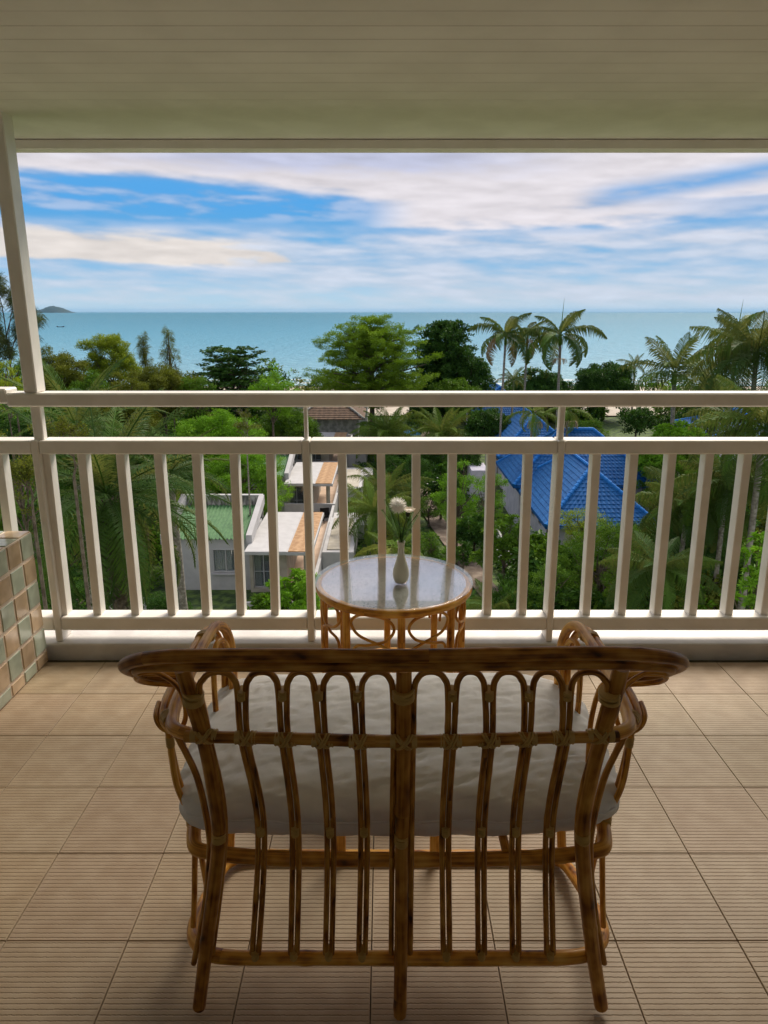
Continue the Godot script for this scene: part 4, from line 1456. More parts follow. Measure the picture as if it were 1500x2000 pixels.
func buildings() -> void:
	villa(0, "nearest white villa with a ribbed green roof and slatted porch roof")
	villa(1, "middle white villa with a dark wicker chair on its terrace")
	villa(2, "farthest of the white villas, mostly hidden behind a round dark tree")
	# house with cross wings
	var h := blue_house("nearest blue-roofed house with a lower wing towards the viewer", 10.2, 17.4, -43.9, -56.5, 3.0, 6.0)
	var g := Geo.new()
	g.span(Vector3(10.35, G - 0.2, -61.5), Vector3(20.4, G + 3.35, -54.1))
	obj("wing_wall", g, M.lilac, h)
	hip_roof(h, 9.8, 20.95, -53.5, -62.0, 3.35, 6.95, false)
	g = Geo.new()
	g.span(Vector3(8.3, G - 0.2, -52.6), Vector3(8.45, G + 0.6, -45.5), 0.01)
	g.span(Vector3(8.3, G - 0.2, -52.8), Vector3(10.6, G + 0.6, -52.62), 0.01)
	obj("planter_wall", g, M.white, h)
	blue_house("blue-roofed house between the slender palms, behind the nearest one", 10.6, 18.6, -66.5, -79.5, 3.0, 6.3)
	blue_house("farthest blue roof showing just above the hand rail beside the dark tree", 11.6, 19.2, -94.0, -108.0, 3.1, 6.4, true, false)
	blue_house("blue-roofed house at the right half hidden behind the drooping palm", 36.5, 47.0, -80.0, -92.0, 2.6, 5.0, false, false)
	# grey and white garden walls left of the nearest house
	var w := Geo.new()
	w.span(Vector3(7.7, G - 0.2, -66.0), Vector3(9.2, G + 2.6, -62.5), 0.02)
	tag(obj("garden_shed", w, M.lilac), "small flat lilac-white shed against the blue-roofed house", "shed")
	# brown-roofed pavilion
	var o := thing("brown_roofed_pavilion", "low pavilion with a dark brown shingled hip roof behind the villas", "pavilion", Vector3(-7, G, -98))
	var zc := -98.0
	var x0 := -11.5
	var x1 := -2.5
	g = Geo.new()
	g.span(Vector3(x0 + 0.9, G - 0.2, zc - 4.5), Vector3(x1 - 0.9, G + 2.9, zc + 4.5))
	obj("wall", g, M.greywall, o)
	g = Geo.new()
	var y0 := G + 2.8
	var y1 := G + 4.9
	var A := Vector3(x0, y0, zc + 5.5)
	var B := Vector3(x1, y0, zc + 5.5)
	var C := Vector3(x1, y0, zc - 5.5)
	var D := Vector3(x0, y0, zc - 5.5)
	var R0 := Vector3(x0 + 3.8, y1, zc)
	var R1 := Vector3(x1 - 3.8, y1, zc)
	for f in [[A, B, R1, R0], [B, C, R1, R1], [C, D, R0, R1], [D, A, R0, R0]]:
		var rows := 12
		for r in rows:
			var t0 := float(r) / rows
			var t1 := float(r + 1) / rows
			var la: Vector3 = f[0].lerp(f[3], t0) + Vector3(0, 0.07, 0)
			var lb: Vector3 = f[1].lerp(f[2], t0) + Vector3(0, 0.07, 0)
			var ua: Vector3 = f[0].lerp(f[3], t1)
			var ub: Vector3 = f[1].lerp(f[2], t1)
			g.quad(la, lb, ub, ua)
			g.quad(la - Vector3(0, 0.09, 0), lb - Vector3(0, 0.09, 0), lb, la)
	obj("roof", g, M.brownroof, o)
	g = Geo.new()
	for e in [[A, R0], [B, R1], [R0, R1]]:
		g.tube(PackedVector3Array([e[0] + Vector3(0, 0.1, 0), e[1] + Vector3(0, 0.1, 0)]), 0.16, 8)
	obj("ridge", g, M.stained, o)
	# white flat-roofed store near the sand, left of the brown roof
	w = Geo.new()
	w.span(Vector3(-14.5, G - 0.2, -114), Vector3(-2.5, G + 2.9, -107), 0.03)
	tag(obj("flat_roofed_store", w, M.white), "long flat white-roofed store behind the brown-roofed pavilion", "store")
	# wicker armchairs on the middle villa's terrace
	wicker_chair(at(632, 994, 54.6), 0.3, "dark wicker armchair on the middle villa's terrace, the taller-looking one at right")
	wicker_chair(at(622, 996, 53.4), -0.6, "dark wicker armchair at the left on the middle villa's terrace")
	# lattice fence far down at the left
	var lat := thing("lattice_fence", "white diagonal lattice fence standing in the shade under the big palm", "fence", at(236, 1178, 33.0) * Vector3(1, 0, 1) + Vector3(0, G, 0))
	var lp := lat.position
	for e in [[0.0, 0.06, -1.2], [0.0, 0.06, 1.14]]:
		g = Geo.new()
		g.span(lp + Vector3(e[2], 0, -0.03), lp + Vector3(e[2] + 0.08, 3.0, 0.05), 0.008)
		obj("post", g, M.white, lat)
	for s in [-1.0, 1.0]:
		for i in 10:
			var c0 := -3.0 + 0.6 * i
			# laths at 45 degrees, cut to the frame
			var xa := clampf(c0, -1.14, 1.14)
			var xb := clampf(c0 + 2.0, -1.14, 1.14)
			if xb - xa < 0.1:
				continue
			g = Geo.new()
			g.tube(PackedVector3Array([lp + Vector3(s * xa, 0.9 + (xa - c0), 0.02 * s), lp + Vector3(s * xb, 0.9 + (xb - c0), 0.02 * s)]), 0.022, 5)
			obj("lath", g, M.white, lat)
	# blue beach parasol between the coconut palms
	var bp := at(804, 845, 86.0)
	var par := thing("blue_parasol", "small blue parasol between the two coconut palms", "parasol", Vector3(bp.x, G, bp.z))
	g = Geo.new()
	g.lathe([Vector2(1.25, -0.55), Vector2(1.27, -0.5), Vector2(0.8, -0.15), Vector2(0.05, 0.12), Vector2(0.0001, 0.14)], bp + Vector3(0, 0.4, 0), 8)
	obj("canopy", g, M.blueplastic, par)
	g = Geo.new()
	g.tube(PackedVector3Array([Vector3(bp.x, G, bp.z), bp + Vector3(0, 0.5, 0)]), 0.03, 6)
	obj("pole", g, M.white, par)

func wicker_chair(p: Vector3, turn: float, label: String) -> void:
	p.y = G + 0.35
	var o := thing("wicker_armchair", label, "armchair", p, "dark wicker armchairs on the villa terrace")
	var b := Basis(Vector3.UP, turn)
	var mkp := func(called: String, c: Vector3, s: Vector3, tiltb := Basis()) -> void:
		var g := Geo.new()
		g.box(p + b * c, s, 0.025, b * tiltb)
		obj(called, g, M.wicker, o)
	mkp.call("seat", Vector3(0, 0.36, 0), Vector3(0.66, 0.2, 0.62))
	mkp.call("backrest", Vector3(0, 0.74, 0.30), Vector3(0.72, 0.72, 0.08), Basis(Vector3.RIGHT, 0.18))
	mkp.call("armrest", Vector3(-0.36, 0.56, 0), Vector3(0.09, 0.22, 0.62))
	mkp.call("armrest", Vector3(0.36, 0.56, 0), Vector3(0.09, 0.22, 0.62))
	for x in [-0.3, 0.3]:
		for z in [-0.26, 0.26]:
			mkp.call("leg", Vector3(x, 0.13, z), Vector3(0.06, 0.26, 0.06))

# ------------------------------------------------------------------ plants
var clusters := {}
var counted := 0
var frond_meshes := {}
var leaf_mats := {}

func leaf(g: Geo, p: Vector3, d: Vector3, l: float, w: float, cup := 0.15) -> void:
	var s := d.cross(Vector3.UP)
	if s.length_squared() < 0.01:
		s = Vector3.RIGHT
	s = s.normalized().rotated(d.normalized(), rr(-0.9, 0.9))
	var u := s.cross(d).normalized()
	var m := p + d * l * 0.48
	var tip := p + d * l - Vector3(0, l * 0.15, 0)
	var a := m - s * w * 0.5 + u * w * cup
	var b := m + s * w * 0.5 + u * w * cup
	g.tri(p, b, tip)
	g.tri(p, tip, a)

func make_clusters() -> void:
	var r := func(flat: float) -> Vector3:
		var a := rr(0, TAU)
		var y := rr(-0.35, 1.0) * flat
		return Vector3(cos(a), y, sin(a)).normalized()
	var g := Geo.new()
	for i in 11:
		var d: Vector3 = r.call(0.9)
		leaf(g, d * rr(0.05, 0.4), d, rr(0.5, 0.75), rr(0.26, 0.36))
	clusters.broad = g.mesh()
	g = Geo.new()
	for i in 20:
		var d: Vector3 = r.call(1.0)
		leaf(g, Vector3(rr(-0.5, 0.5), rr(-0.3, 0.3), rr(-0.5, 0.5)), d, rr(0.28, 0.46), rr(0.13, 0.2))
	clusters.fine = g.mesh()
	g = Geo.new()
	for i in 12:
		var a := i * 2.4
		var d := Vector3(cos(a), rr(0.1, 0.9), sin(a)).normalized()
		leaf(g, d * 0.08, d, rr(0.75, 1.0), rr(0.2, 0.27), 0.2)
	clusters.whorl = g.mesh()
	g = Geo.new()
	for i in 26:
		var a := rr(0, TAU)
		var d := Vector3(cos(a) * rr(0.2, 1), rr(-0.9, 0.7), sin(a) * rr(0.2, 1)).normalized()
		var p := Vector3(rr(-0.35, 0.35), rr(-0.3, 0.3), rr(-0.35, 0.35))
		var s := d.cross(Vector3(rr(-1, 1), rr(-1, 1), rr(-1, 1))).normalized() * 0.028
		var l := rr(0.5, 0.9)
		var e := p + d * l - Vector3(0, 0.25 * l, 0)
		g.tri(p - s, p + s, e)
	clusters.needle = g.mesh()
	g = Geo.new()
	for i in 14:
		var a := rr(0, TAU)
		var d := Vector3(cos(a), rr(-0.1, 0.25), sin(a)).normalized()
		leaf(g, Vector3(cos(a) * rr(0.1, 0.6), rr(-0.06, 0.06), sin(a) * rr(0.1, 0.6)), d, rr(0.4, 0.55), rr(0.2, 0.28), 0.1)
	clusters.flat = g.mesh()
	g = Geo.new()
	for i in 16:
		var a := rr(0, TAU)
		var d := Vector3(cos(a) * rr(0.2, 0.7), 1.0, sin(a) * rr(0.2, 0.7)).normalized()
		var p := Vector3(rr(-0.4, 0.4), 0, rr(-0.4, 0.4))
		var s := d.cross(Vector3(rr(-1, 1), 0.2, rr(-1, 1))).normalized() * 0.035
		var m := p + d * rr(0.5, 0.7)
		var e := m + Vector3(d.x, 0.1, d.z) * 0.5
		g.tri(p - s, p + s, m + s)
		g.tri(p - s, m + s, m - s)
		g.tri(m - s, m + s, e)
	clusters.blade = g.mesh()
	for k in ["broad", "fine", "whorl", "needle", "flat", "blade"]:
		var m := leafy(Color.WHITE, 0.42 if k in ["broad", "whorl", "flat"] else 0.6, 0.7)
		m.vertex_color_use_as_albedo = true
		leaf_mats[k] = m

func scatter(called: String, kind: String, xf: Array, cols: Array, parent: Node3D) -> MultiMeshInstance3D:
	var mm := MultiMesh.new()
	mm.transform_format = MultiMesh.TRANSFORM_3D
	mm.use_colors = true
	mm.mesh = clusters[kind]
	mm.instance_count = xf.size()
	for i in xf.size():
		mm.set_instance_transform(i, xf[i])
		mm.set_instance_color(i, cols[i])
	var o := MultiMeshInstance3D.new()
	o.name = called if parent else numbered(called)
	o.multimesh = mm
	o.material_override = leaf_mats[kind]
	(parent if parent else self).add_child(o, true)
	return o

# foliage tones, real reflectances
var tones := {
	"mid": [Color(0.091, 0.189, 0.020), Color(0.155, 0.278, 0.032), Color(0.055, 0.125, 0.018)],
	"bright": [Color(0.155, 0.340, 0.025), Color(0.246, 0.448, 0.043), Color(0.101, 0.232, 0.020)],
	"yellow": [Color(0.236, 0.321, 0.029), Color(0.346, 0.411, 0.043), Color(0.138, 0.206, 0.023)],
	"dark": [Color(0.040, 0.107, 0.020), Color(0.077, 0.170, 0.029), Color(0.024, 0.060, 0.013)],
	"olive": [Color(0.138, 0.170, 0.025), Color(0.210, 0.232, 0.037), Color(0.077, 0.104, 0.019)],
	"grey": [Color(0.081, 0.111, 0.040), Color(0.155, 0.179, 0.064), Color(0.046, 0.064, 0.025)],
	"lime": [Color(0.165, 0.29, 0.022), Color(0.25, 0.38, 0.04), Color(0.10, 0.18, 0.018)],
}

func tone(t: Array) -> Color:
	var c: Color = t[0]
	c = c.lerp(t[1], rng.randf()) if rng.randf() < 0.55 else c.lerp(t[2], rng.randf())
	return c

# a broad-leaved tree or shrub: clumps of leaves carried by limbs. Where its crown is was surveyed from the photo's pixels.
func tree(called: String, label: String, cat: String, cx: float, top: float, bot: float, hw: float, d: float, kind := "broad", tn := "mid", shape := "round", size := 0.4, dens := 1.0, group := "") -> void:
	var mid := at(cx, (top + bot) * 0.5, d)
	var yt := at(cx, top, d).y
	var yb := maxf(at(cx, bot, d).y, G + 0.2)
	if yb > yt - 0.6:
		yb = yt - 0.6
	var R := absf(at(cx + hw, (top + bot) * 0.5, d).x - mid.x)
	var H := (yt - yb) * 0.5
	var C := Vector3(mid.x, (yt + yb) * 0.5, mid.z)
	var o := thing(called, label, cat, Vector3(C.x, G, C.z), group)
	var base := o.position
	var xf := []
	var cols := []
	var ends := []
	var tt: Array = tones[tn]
	var nz := noise(0.9, rng.randi() % 10000, 2)
	var clumps := []
	if shape == "round":
		var n := int(clampf(16.0 + R * R * 3.2, 18, 120))
		for i in n:
			var y := 1.0 - 2.0 * (i + 0.5) / n
			var a := i * 2.399963 + rr(-0.3, 0.3)
			var dir := Vector3(cos(a) * sqrt(1 - y * y), y, sin(a) * sqrt(1 - y * y))
			if y < -0.55 and rng.randf() < 0.6:
				continue
			var k := (0.88 + 0.42 * nz.get_noise_3dv(dir * 1.6)) * (rr(0.55, 0.75) if rng.randf() < 0.25 else rr(0.82, 1.0))
			var rc := rr(0.17, 0.28) * minf(R, H * 1.6)
			clumps.append([C + dir * Vector3(R - rc * 0.4, H - rc * 0.3, (R - rc * 0.4) * 0.9) * k, rc, rc * rr(0.55, 0.85)])
	elif shape == "layer" or shape == "umbrella":
		var tiers := int(clampf(H * 2.0 / 0.72, 6, 20))
		for t in tiers:
			var u := (t + 0.3) / tiers
			var rad := R * (sqrt(maxf(0.0, 1.0 - pow(u, 1.75))) * 0.92 + 0.10) * rr(0.86, 1.06)
			if shape == "umbrella":
				rad = R * (1.0 - 0.62 * pow(u, 2.6)) * rr(0.8, 1.08)
			if u < 0.16:
				rad *= 0.72 + u * 1.6
			var limbs := int(clampf(5.0 + rad * 1.5, 6, 17))
			var a0 := rr(0, TAU)
			for l in limbs:
				var a := a0 + TAU * (l + rr(-0.3, 0.3)) / limbs
				var reach := rad * rr(0.66, 1.1) * (1.0 + 0.30 * nz.get_noise_3d(cos(a) * 1.2, u * 3.0, sin(a) * 1.2))
				var steps := int(clampf(reach / 0.85, 2, 9))
				for s in range(0, steps):
					var f := (s + 1.0) / steps
					if f < 0.42 and rng.randf() < 0.6:
						continue
					var yy := lerpf(yb, yt, u) + f * f * reach * (0.26 if shape == "layer" else 0.12) * (1.0 - u * 0.5) + rr(-0.3, 0.3) - (0.12 * reach * f if u < 0.35 else 0.0)
					var rc := rr(0.5, 0.95) * (0.72 + 0.05 * R) * (1.0 - 0.35 * f)
					clumps.append([Vector3(C.x + cos(a + rr(-0.06, 0.06)) * reach * f, yy, C.z + sin(a) * reach * f), rc, rc * 0.24])
				if l % 3 == 0 and t < tiers - 1:
					ends.append([Vector3(C.x + cos(a) * reach * 0.8, lerpf(yb, yt, u) + reach * 0.09, C.z + sin(a) * reach * 0.8), lerpf(yb, yt, maxf(u - 0.12, 0.0))])
	elif shape == "cone":
		var n := int(14 + H * 5)
		for i in n:
			var u := (i + 0.5) / n
			var a := i * 2.4
			var rad := R * (1.0 - pow(u, 1.3)) * rr(0.35, 1.0)
			clumps.append([Vector3(C.x + cos(a) * rad, lerpf(yb, yt, u), C.z + sin(a) * rad), R * 0.24 + 0.12, R * 0.34 + 0.2])
	elif shape == "wisp":
		var n := int(20 + R * H * 4)
		for i in n:
			var p := Vector3(rr(-1, 1), rr(-1, 1), rr(-1, 1))
			if p.length() > 1.0 or nz.get_noise_3dv(p * 2.2) < -0.12:
				continue
			clumps.append([C + p * Vector3(R, H, R * 0.8), rr(0.35, 0.6), rr(0.45, 0.8)])
	elif shape == "mound":
		var n := int(clampf(14.0 + R * R * 4.0, 16, 90))
		for i in n:
			var y := rr(0.0, 1.0)
			var a := i * 2.399963
			var q := sqrt(maxf(0.0, 1.0 - y * y))
			var k := 0.84 + 0.3 * nz.get_noise_3d(cos(a) * 2, y * 2, sin(a) * 2)
			var rc := rr(0.18, 0.28) * R
			clumps.append([Vector3(C.x + cos(a) * q * (R - rc * 0.5) * k, lerpf(yb, yt - rc * 0.4, y * k), C.z + sin(a) * q * (R - rc * 0.5) * k), rc, rc * 0.6])
	for e in clumps:
		var rc: float = e[1]
		var rv: float = e[2]
		var cnt := int(maxf(3.0, dens * 5.0 * rc * (rc + rv * 1.2) / (size * size)))
		var tint := tone(tt)
		for i in cnt:
			var p := Vector3(rr(-1, 1), rr(-1, 1), rr(-1, 1))
			if p.length() > 1.0:
				p = p.normalized() * rr(0.75, 1.0)
			var pos: Vector3 = e[0] + p * Vector3(rc, rv, rc)
			if pos.y < G + 0.1:
				continue
			var out := (p + Vector3(0, 0.7, 0))
			var b := Basis(Vector3.UP, rr(0, TAU))
			if kind in ["broad", "whorl"] and out.length() > 0.1:
				var up := (out.normalized() + Vector3(rr(-0.4, 0.4), rr(0.0, 0.4), rr(-0.4, 0.4))).normalized()
				var ax := Vector3.UP.cross(up)
				if ax.length() > 0.01:
					b = Basis(ax.normalized(), Vector3.UP.angle_to(up)) * b
			elif kind == "fine":
				b = Basis.from_euler(Vector3(rr(-0.6, 0.6), rr(0, TAU), rr(-0.6, 0.6)))
			elif kind == "flat":
				b = Basis.from_euler(Vector3(rr(-0.3, 0.3), rr(0, TAU), rr(-0.3, 0.3)))
			var s := size * rr(0.6, 1.4)
			xf.append(Transform3D(b.scaled(Vector3(s, s, s)), pos - base))
			cols.append(tint.lerp(tone(tt), 0.6))
	tag(scatter("crown", kind, xf, cols, o), "", "", "", "stuff")
	counted += xf.size()
	# trunk and limbs
	var g := Geo.new()
	var tr := clampf(R * 0.055, 0.05, 0.34)
	var th := lerpf(yb, yt, 0.55 if shape != "cone" else 0.95)
	var lean := Vector3(rr(-0.3, 0.3), 0, rr(-0.3, 0.3)) * R * 0.15
	var tp := smooth([base, Vector3(base.x, lerpf(G, th, 0.5), base.z) + lean, Vector3(base.x, th, base.z) + lean * 0.3], 6)
	var rads := []
	for i in tp.size():
		rads.append(tr * (1.25 - 0.95 * i / tp.size()))
	g.tube(tp, rads, 9)
	if ends.is_empty():
		var step := maxi(1, clumps.size() / 16)
		for i in range(0, clumps.size(), step):
			ends.append([clumps[i][0], lerpf(maxf(yb - H * 0.3, G + 0.3), th, rr(0.2, 0.9))])
	for e in ends:
		var s0 := Vector3(base.x, minf(e[1], th), base.z) + lean * 0.6
		var en: Vector3 = e[0]
		var m := s0.lerp(en, 0.5) + Vector3(rr(-0.2, 0.2), rr(0.0, 0.25) * R * 0.3, rr(-0.2, 0.2))
		var lp := smooth([s0, m, en], 4)
		var lr := []
		for i in lp.size():
			lr.append(tr * 0.42 * (1.0 - 0.85 * i / lp.size()) + 0.008)
		g.tube(lp, lr, 5)
	obj("trunk", g, M.bark, o)

func frond_geo(L: float, bend: float, pairs: int, ll: float, lw: float, droop: float) -> ArrayMesh:
	var g := Geo.new()
	var p := Vector3.ZERO
	var path := PackedVector3Array([p])
	var n := 18
	for i in n:
		var t := (i + 0.5) / n
		var a := -bend * pow(t, 1.4)
		p += Vector3(cos(a), sin(a), 0) * L / n
		path.append(p)
	var rads := []
	for i in path.size():
		rads.append(maxf(0.006, 0.011 * L * (1.0 - float(i) / path.size()) * (0.55 + 0.1 * L / 3.0)))
	g.tube(path, rads, 5)
	for k in pairs:
		var t := lerpf(0.10, 0.995, float(k) / (pairs - 1))
		var fi := t * n
		var i := mini(int(fi), n - 1)
		var root := path[i].lerp(path[i + 1], fi - i)
		var tg := (path[i + 1] - path[i]).normalized()
		var up := Vector3(-tg.y, tg.x, 0)
		var prof := minf(1.0, 0.35 + t * 3.0) * minf(1.0, 0.22 + (1.0 - t) * 2.2)
		for s in [-1.0, 1.0]:
			var l := ll * prof * rr(0.86, 1.08)
			var f := lerpf(0.55, 1.25, t * t) + rr(-0.12, 0.12)
			var dirv: Vector3 = (Vector3(0, 0, s) * cos(f) + tg * sin(f) + up * (0.22 + rr(-0.12, 0.12))).normalized()
			var w := tg * lw * (0.8 + 0.2 * prof)
			var m := root + dirv * l * 0.5
			var e := root + (dirv * (1.0 - droop * 0.35) - up * droop * rr(0.7, 1.2) ) * l
			g.tri(root - w * 0.3, root + w * 0.3, m + w * 0.5)
			g.tri(root - w * 0.3, m + w * 0.5, m - w * 0.5)
			g.tri(m - w * 0.5, m + w * 0.5, e)
	return g.mesh()

var palm_kinds := {
	# frond length is 1 here and scaled: pairs, leaflet length, leaflet width, droop
	"date": [62, 0.17, 0.0105, 0.30],
	"coconut": [52, 0.24, 0.0135, 0.75],
	"slender": [40, 0.30, 0.022, 0.55],
	"ragged": [46, 0.25, 0.026, 0.85],
	"arching": [50, 0.27, 0.016, 0.95],
}
var palm_mats := []

func palm(called: String, label: String, px: float, py: float, d: float, L: float, n: int, kind: String, tr := 0.16, e_lo := -0.5, e_hi := 1.35, tn := 0, group := "", dead := 0, spear := false, boots := false) -> void:
	if not frond_meshes.has(kind):
		var pk: Array = palm_kinds[kind]
		var set_ := []
		for b in ([0.9, 1.45, 1.85, 2.15] if kind == "ragged" else [0.5, 0.95, 1.35, 1.75]):
			for v in 2:
				set_.append(frond_geo(1.0, b, pk[0], pk[1], pk[2], pk[3]))
		frond_meshes[kind] = set_
	if palm_mats.is_empty():
		for c in [[0.052, 0.115, 0.016], [0.09, 0.165, 0.02], [0.032, 0.075, 0.016], [0.17, 0.20, 0.03], [0.18, 0.115, 0.055], [0.065, 0.10, 0.032]]:
			palm_mats.append(leafy(lin(c[0], c[1], c[2]), 0.5, 0.4))
			palm_mats[-1].metallic_specular = 0.15
	var c := at(px, py, d)
	var o := thing(called, label, "palm", Vector3(c.x, G, c.z), group)
	var lean := Vector3(rr(-0.35, 0.35), 0, rr(-0.3, 0.3))
	var tp := smooth([o.position + lean, o.position.lerp(c, 0.5) + lean * 0.7, c - Vector3(0, 0.12, 0)], 10)
	var rads := []
	for i in tp.size():
		var u := float(i) / tp.size()
		rads.append(tr * (1.35 - 0.55 * minf(u * 3.0, 1.0)) * (1.0 + 0.05 * (i % 2)))
	var g := Geo.new()
	g.tube(tp, rads, 10)
	obj("trunk", g, M.bark if boots else M.palebark, o)
	if boots:
		var bg := Geo.new()
		bg.box(Vector3(0, 0.16, 0), Vector3(0.16, 0.34, 0.08), 0.02)
		var bm := bg.mesh()
		for i in 90:
			var a := i * 2.399963
			var y := c.y - 0.2 - i * 0.055
			piece("boot", bm, M.bark, Transform3D(Basis(Vector3.UP, -a) * Basis(Vector3(0, 0, 1), -0.5), Vector3(c.x - o.position.x + cos(a) * tr * 0.95, y - G, c.z - o.position.z + sin(a) * tr * 0.95)), o, i)
	elif kind in ["slender", "ragged"]:
		g = Geo.new()
		g.tube(PackedVector3Array([c - Vector3(0, 0.95, 0), c - Vector3(0, 0.75, 0), c - Vector3(0, 0.2, 0), c + Vector3(0, 0.15, 0)]), [tr * 0.85, tr * 1.15, tr * 0.9, tr * 0.4], 10)
		obj("crownshaft", g, palm_mats[1], o)
	for i in n:
		var u := (i + 0.5) / n
		var e := lerpf(e_hi, e_lo, pow(u, 0.85)) + rr(-0.1, 0.1)
		var a := i * 2.399963 + rr(-0.25, 0.25)
		var bi := clampi(int(lerpf(0.0, 3.6, u)), 0, 3)
		var m: ArrayMesh = frond_meshes[kind][bi * 2 + i % 2]
		var s := L * rr(0.85, 1.08) * (0.75 + 0.25 * minf(1.0, u * 4.0))
		var mat: Material = palm_mats[[0, 2, 1, 3, 5][tn] if rng.randf() < 0.65 else [2, 0, 0, 1, 2][tn]]
		if i >= n - dead:
			mat = palm_mats[4]
		var b := Basis(Vector3.UP, a) * Basis(Vector3(0, 0, 1), e) * Basis(Vector3.RIGHT, rr(-0.35, 0.35))
		piece("frond", m, mat, Transform3D(b.scaled_local(Vector3(s, s, s)), c - o.position), o, i)
	if spear:
		g = Geo.new()
		g.tube(PackedVector3Array([c, c + Vector3(0.05, L * 0.4, 0), c + Vector3(0.12, L * 0.78, 0.05)]), [0.05, 0.035, 0.006], 6)
		obj("spear_leaf", g, palm_mats[1], o)

# drooping spray of fruit stalks below a palm's crown
func spray(parent_at: Vector3, label: String) -> void:
	var o := thing("flower_spray", label, "palm flower", parent_at)
	var g := Geo.new()
	for i in 46:
		var a := rr(0, TAU)
		var p := parent_at + Vector3(cos(a) * rr(0.1, 0.3), 0, sin(a) * rr(0.1, 0.3))
		g.tube(smooth([parent_at, p + Vector3(cos(a) * 0.25, 0.05, sin(a) * 0.25), p + Vector3(cos(a) * 0.38, rr(-0.5, -0.25), sin(a) * 0.38)], 3), 0.018, 4)
	obj("stalks", g, mk(lin(0.46, 0.36, 0.22), 0.8), o)

func bare_shrub(label: String, px: float, py: float, d: float, size: float, cat := "shrub") -> void:
	var c := at(px, py, d)
	var o := thing("twiggy_shrub", label, cat, Vector3(c.x, G, c.z))
	var g := Geo.new()
	var todo := [[c - Vector3(0, size * 1.1, 0), Vector3(0.1, 1, 0), size * 0.55, 0.035, 0]]
	g.tube(PackedVector3Array([o.position, c - Vector3(0, size * 1.1, 0)]), [0.09, 0.04], 7)
	var k := 0
	while k < todo.size() and todo.size() < 420:
		var e: Array = todo[k]
		k += 1
		var p: Vector3 = e[0]
		var dirv: Vector3 = e[1].normalized()
		var l: float = e[2]
		var m := p + dirv * l * 0.5 + Vector3(rr(-1, 1), rr(-1, 1), rr(-1, 1)) * l * 0.14
		var q := p + dirv * l
		g.tube(PackedVector3Array([p, m, q]), [e[3], e[3] * 0.85, e[3] * 0.65], 5)
		if e[4] < 5:
			for i in 3:
				todo.append([q if i else m, dirv + Vector3(rr(-1, 1), rr(-0.5, 0.8), rr(-1, 1)) * 0.9, l * rr(0.6, 0.85), e[3] * 0.62, e[4] + 1])
	obj("branches", g, M.bark if d < 30.0 else M.palebark, o)
	var xf := []
	var cols := []
	for i in range(60, todo.size()):
		if rng.randf() < 0.65:
			var s := rr(0.12, 0.2)
			xf.append(Transform3D(Basis.from_euler(Vector3(rr(-1, 1), rr(0, TAU), rr(-1, 1))).scaled(Vector3(s, s, s)), todo[i][0] - o.position))
			cols.append(tone(tones.olive))
	tag(scatter("leaves", "fine", xf, cols, o), "", "", "", "stuff")

func blossoms(px: float, py: float, d: float, w: float, n: int, parent_label: String) -> void:
	var o := thing("frangipani_blossoms", parent_label, "blossoms", at(px, py, d), "")
	var g := Geo.new()
	for i in n:
		var p := at(px + rr(-w, w), py + rr(-w, w) * 0.8, d - 1.2)
		for k in 5:
			var a := TAU * k / 5 + i
			leaf(g, p, Vector3(cos(a), 0.5, sin(a)).normalized(), 0.09, 0.07)
	obj("petals", g, M.petal, o)

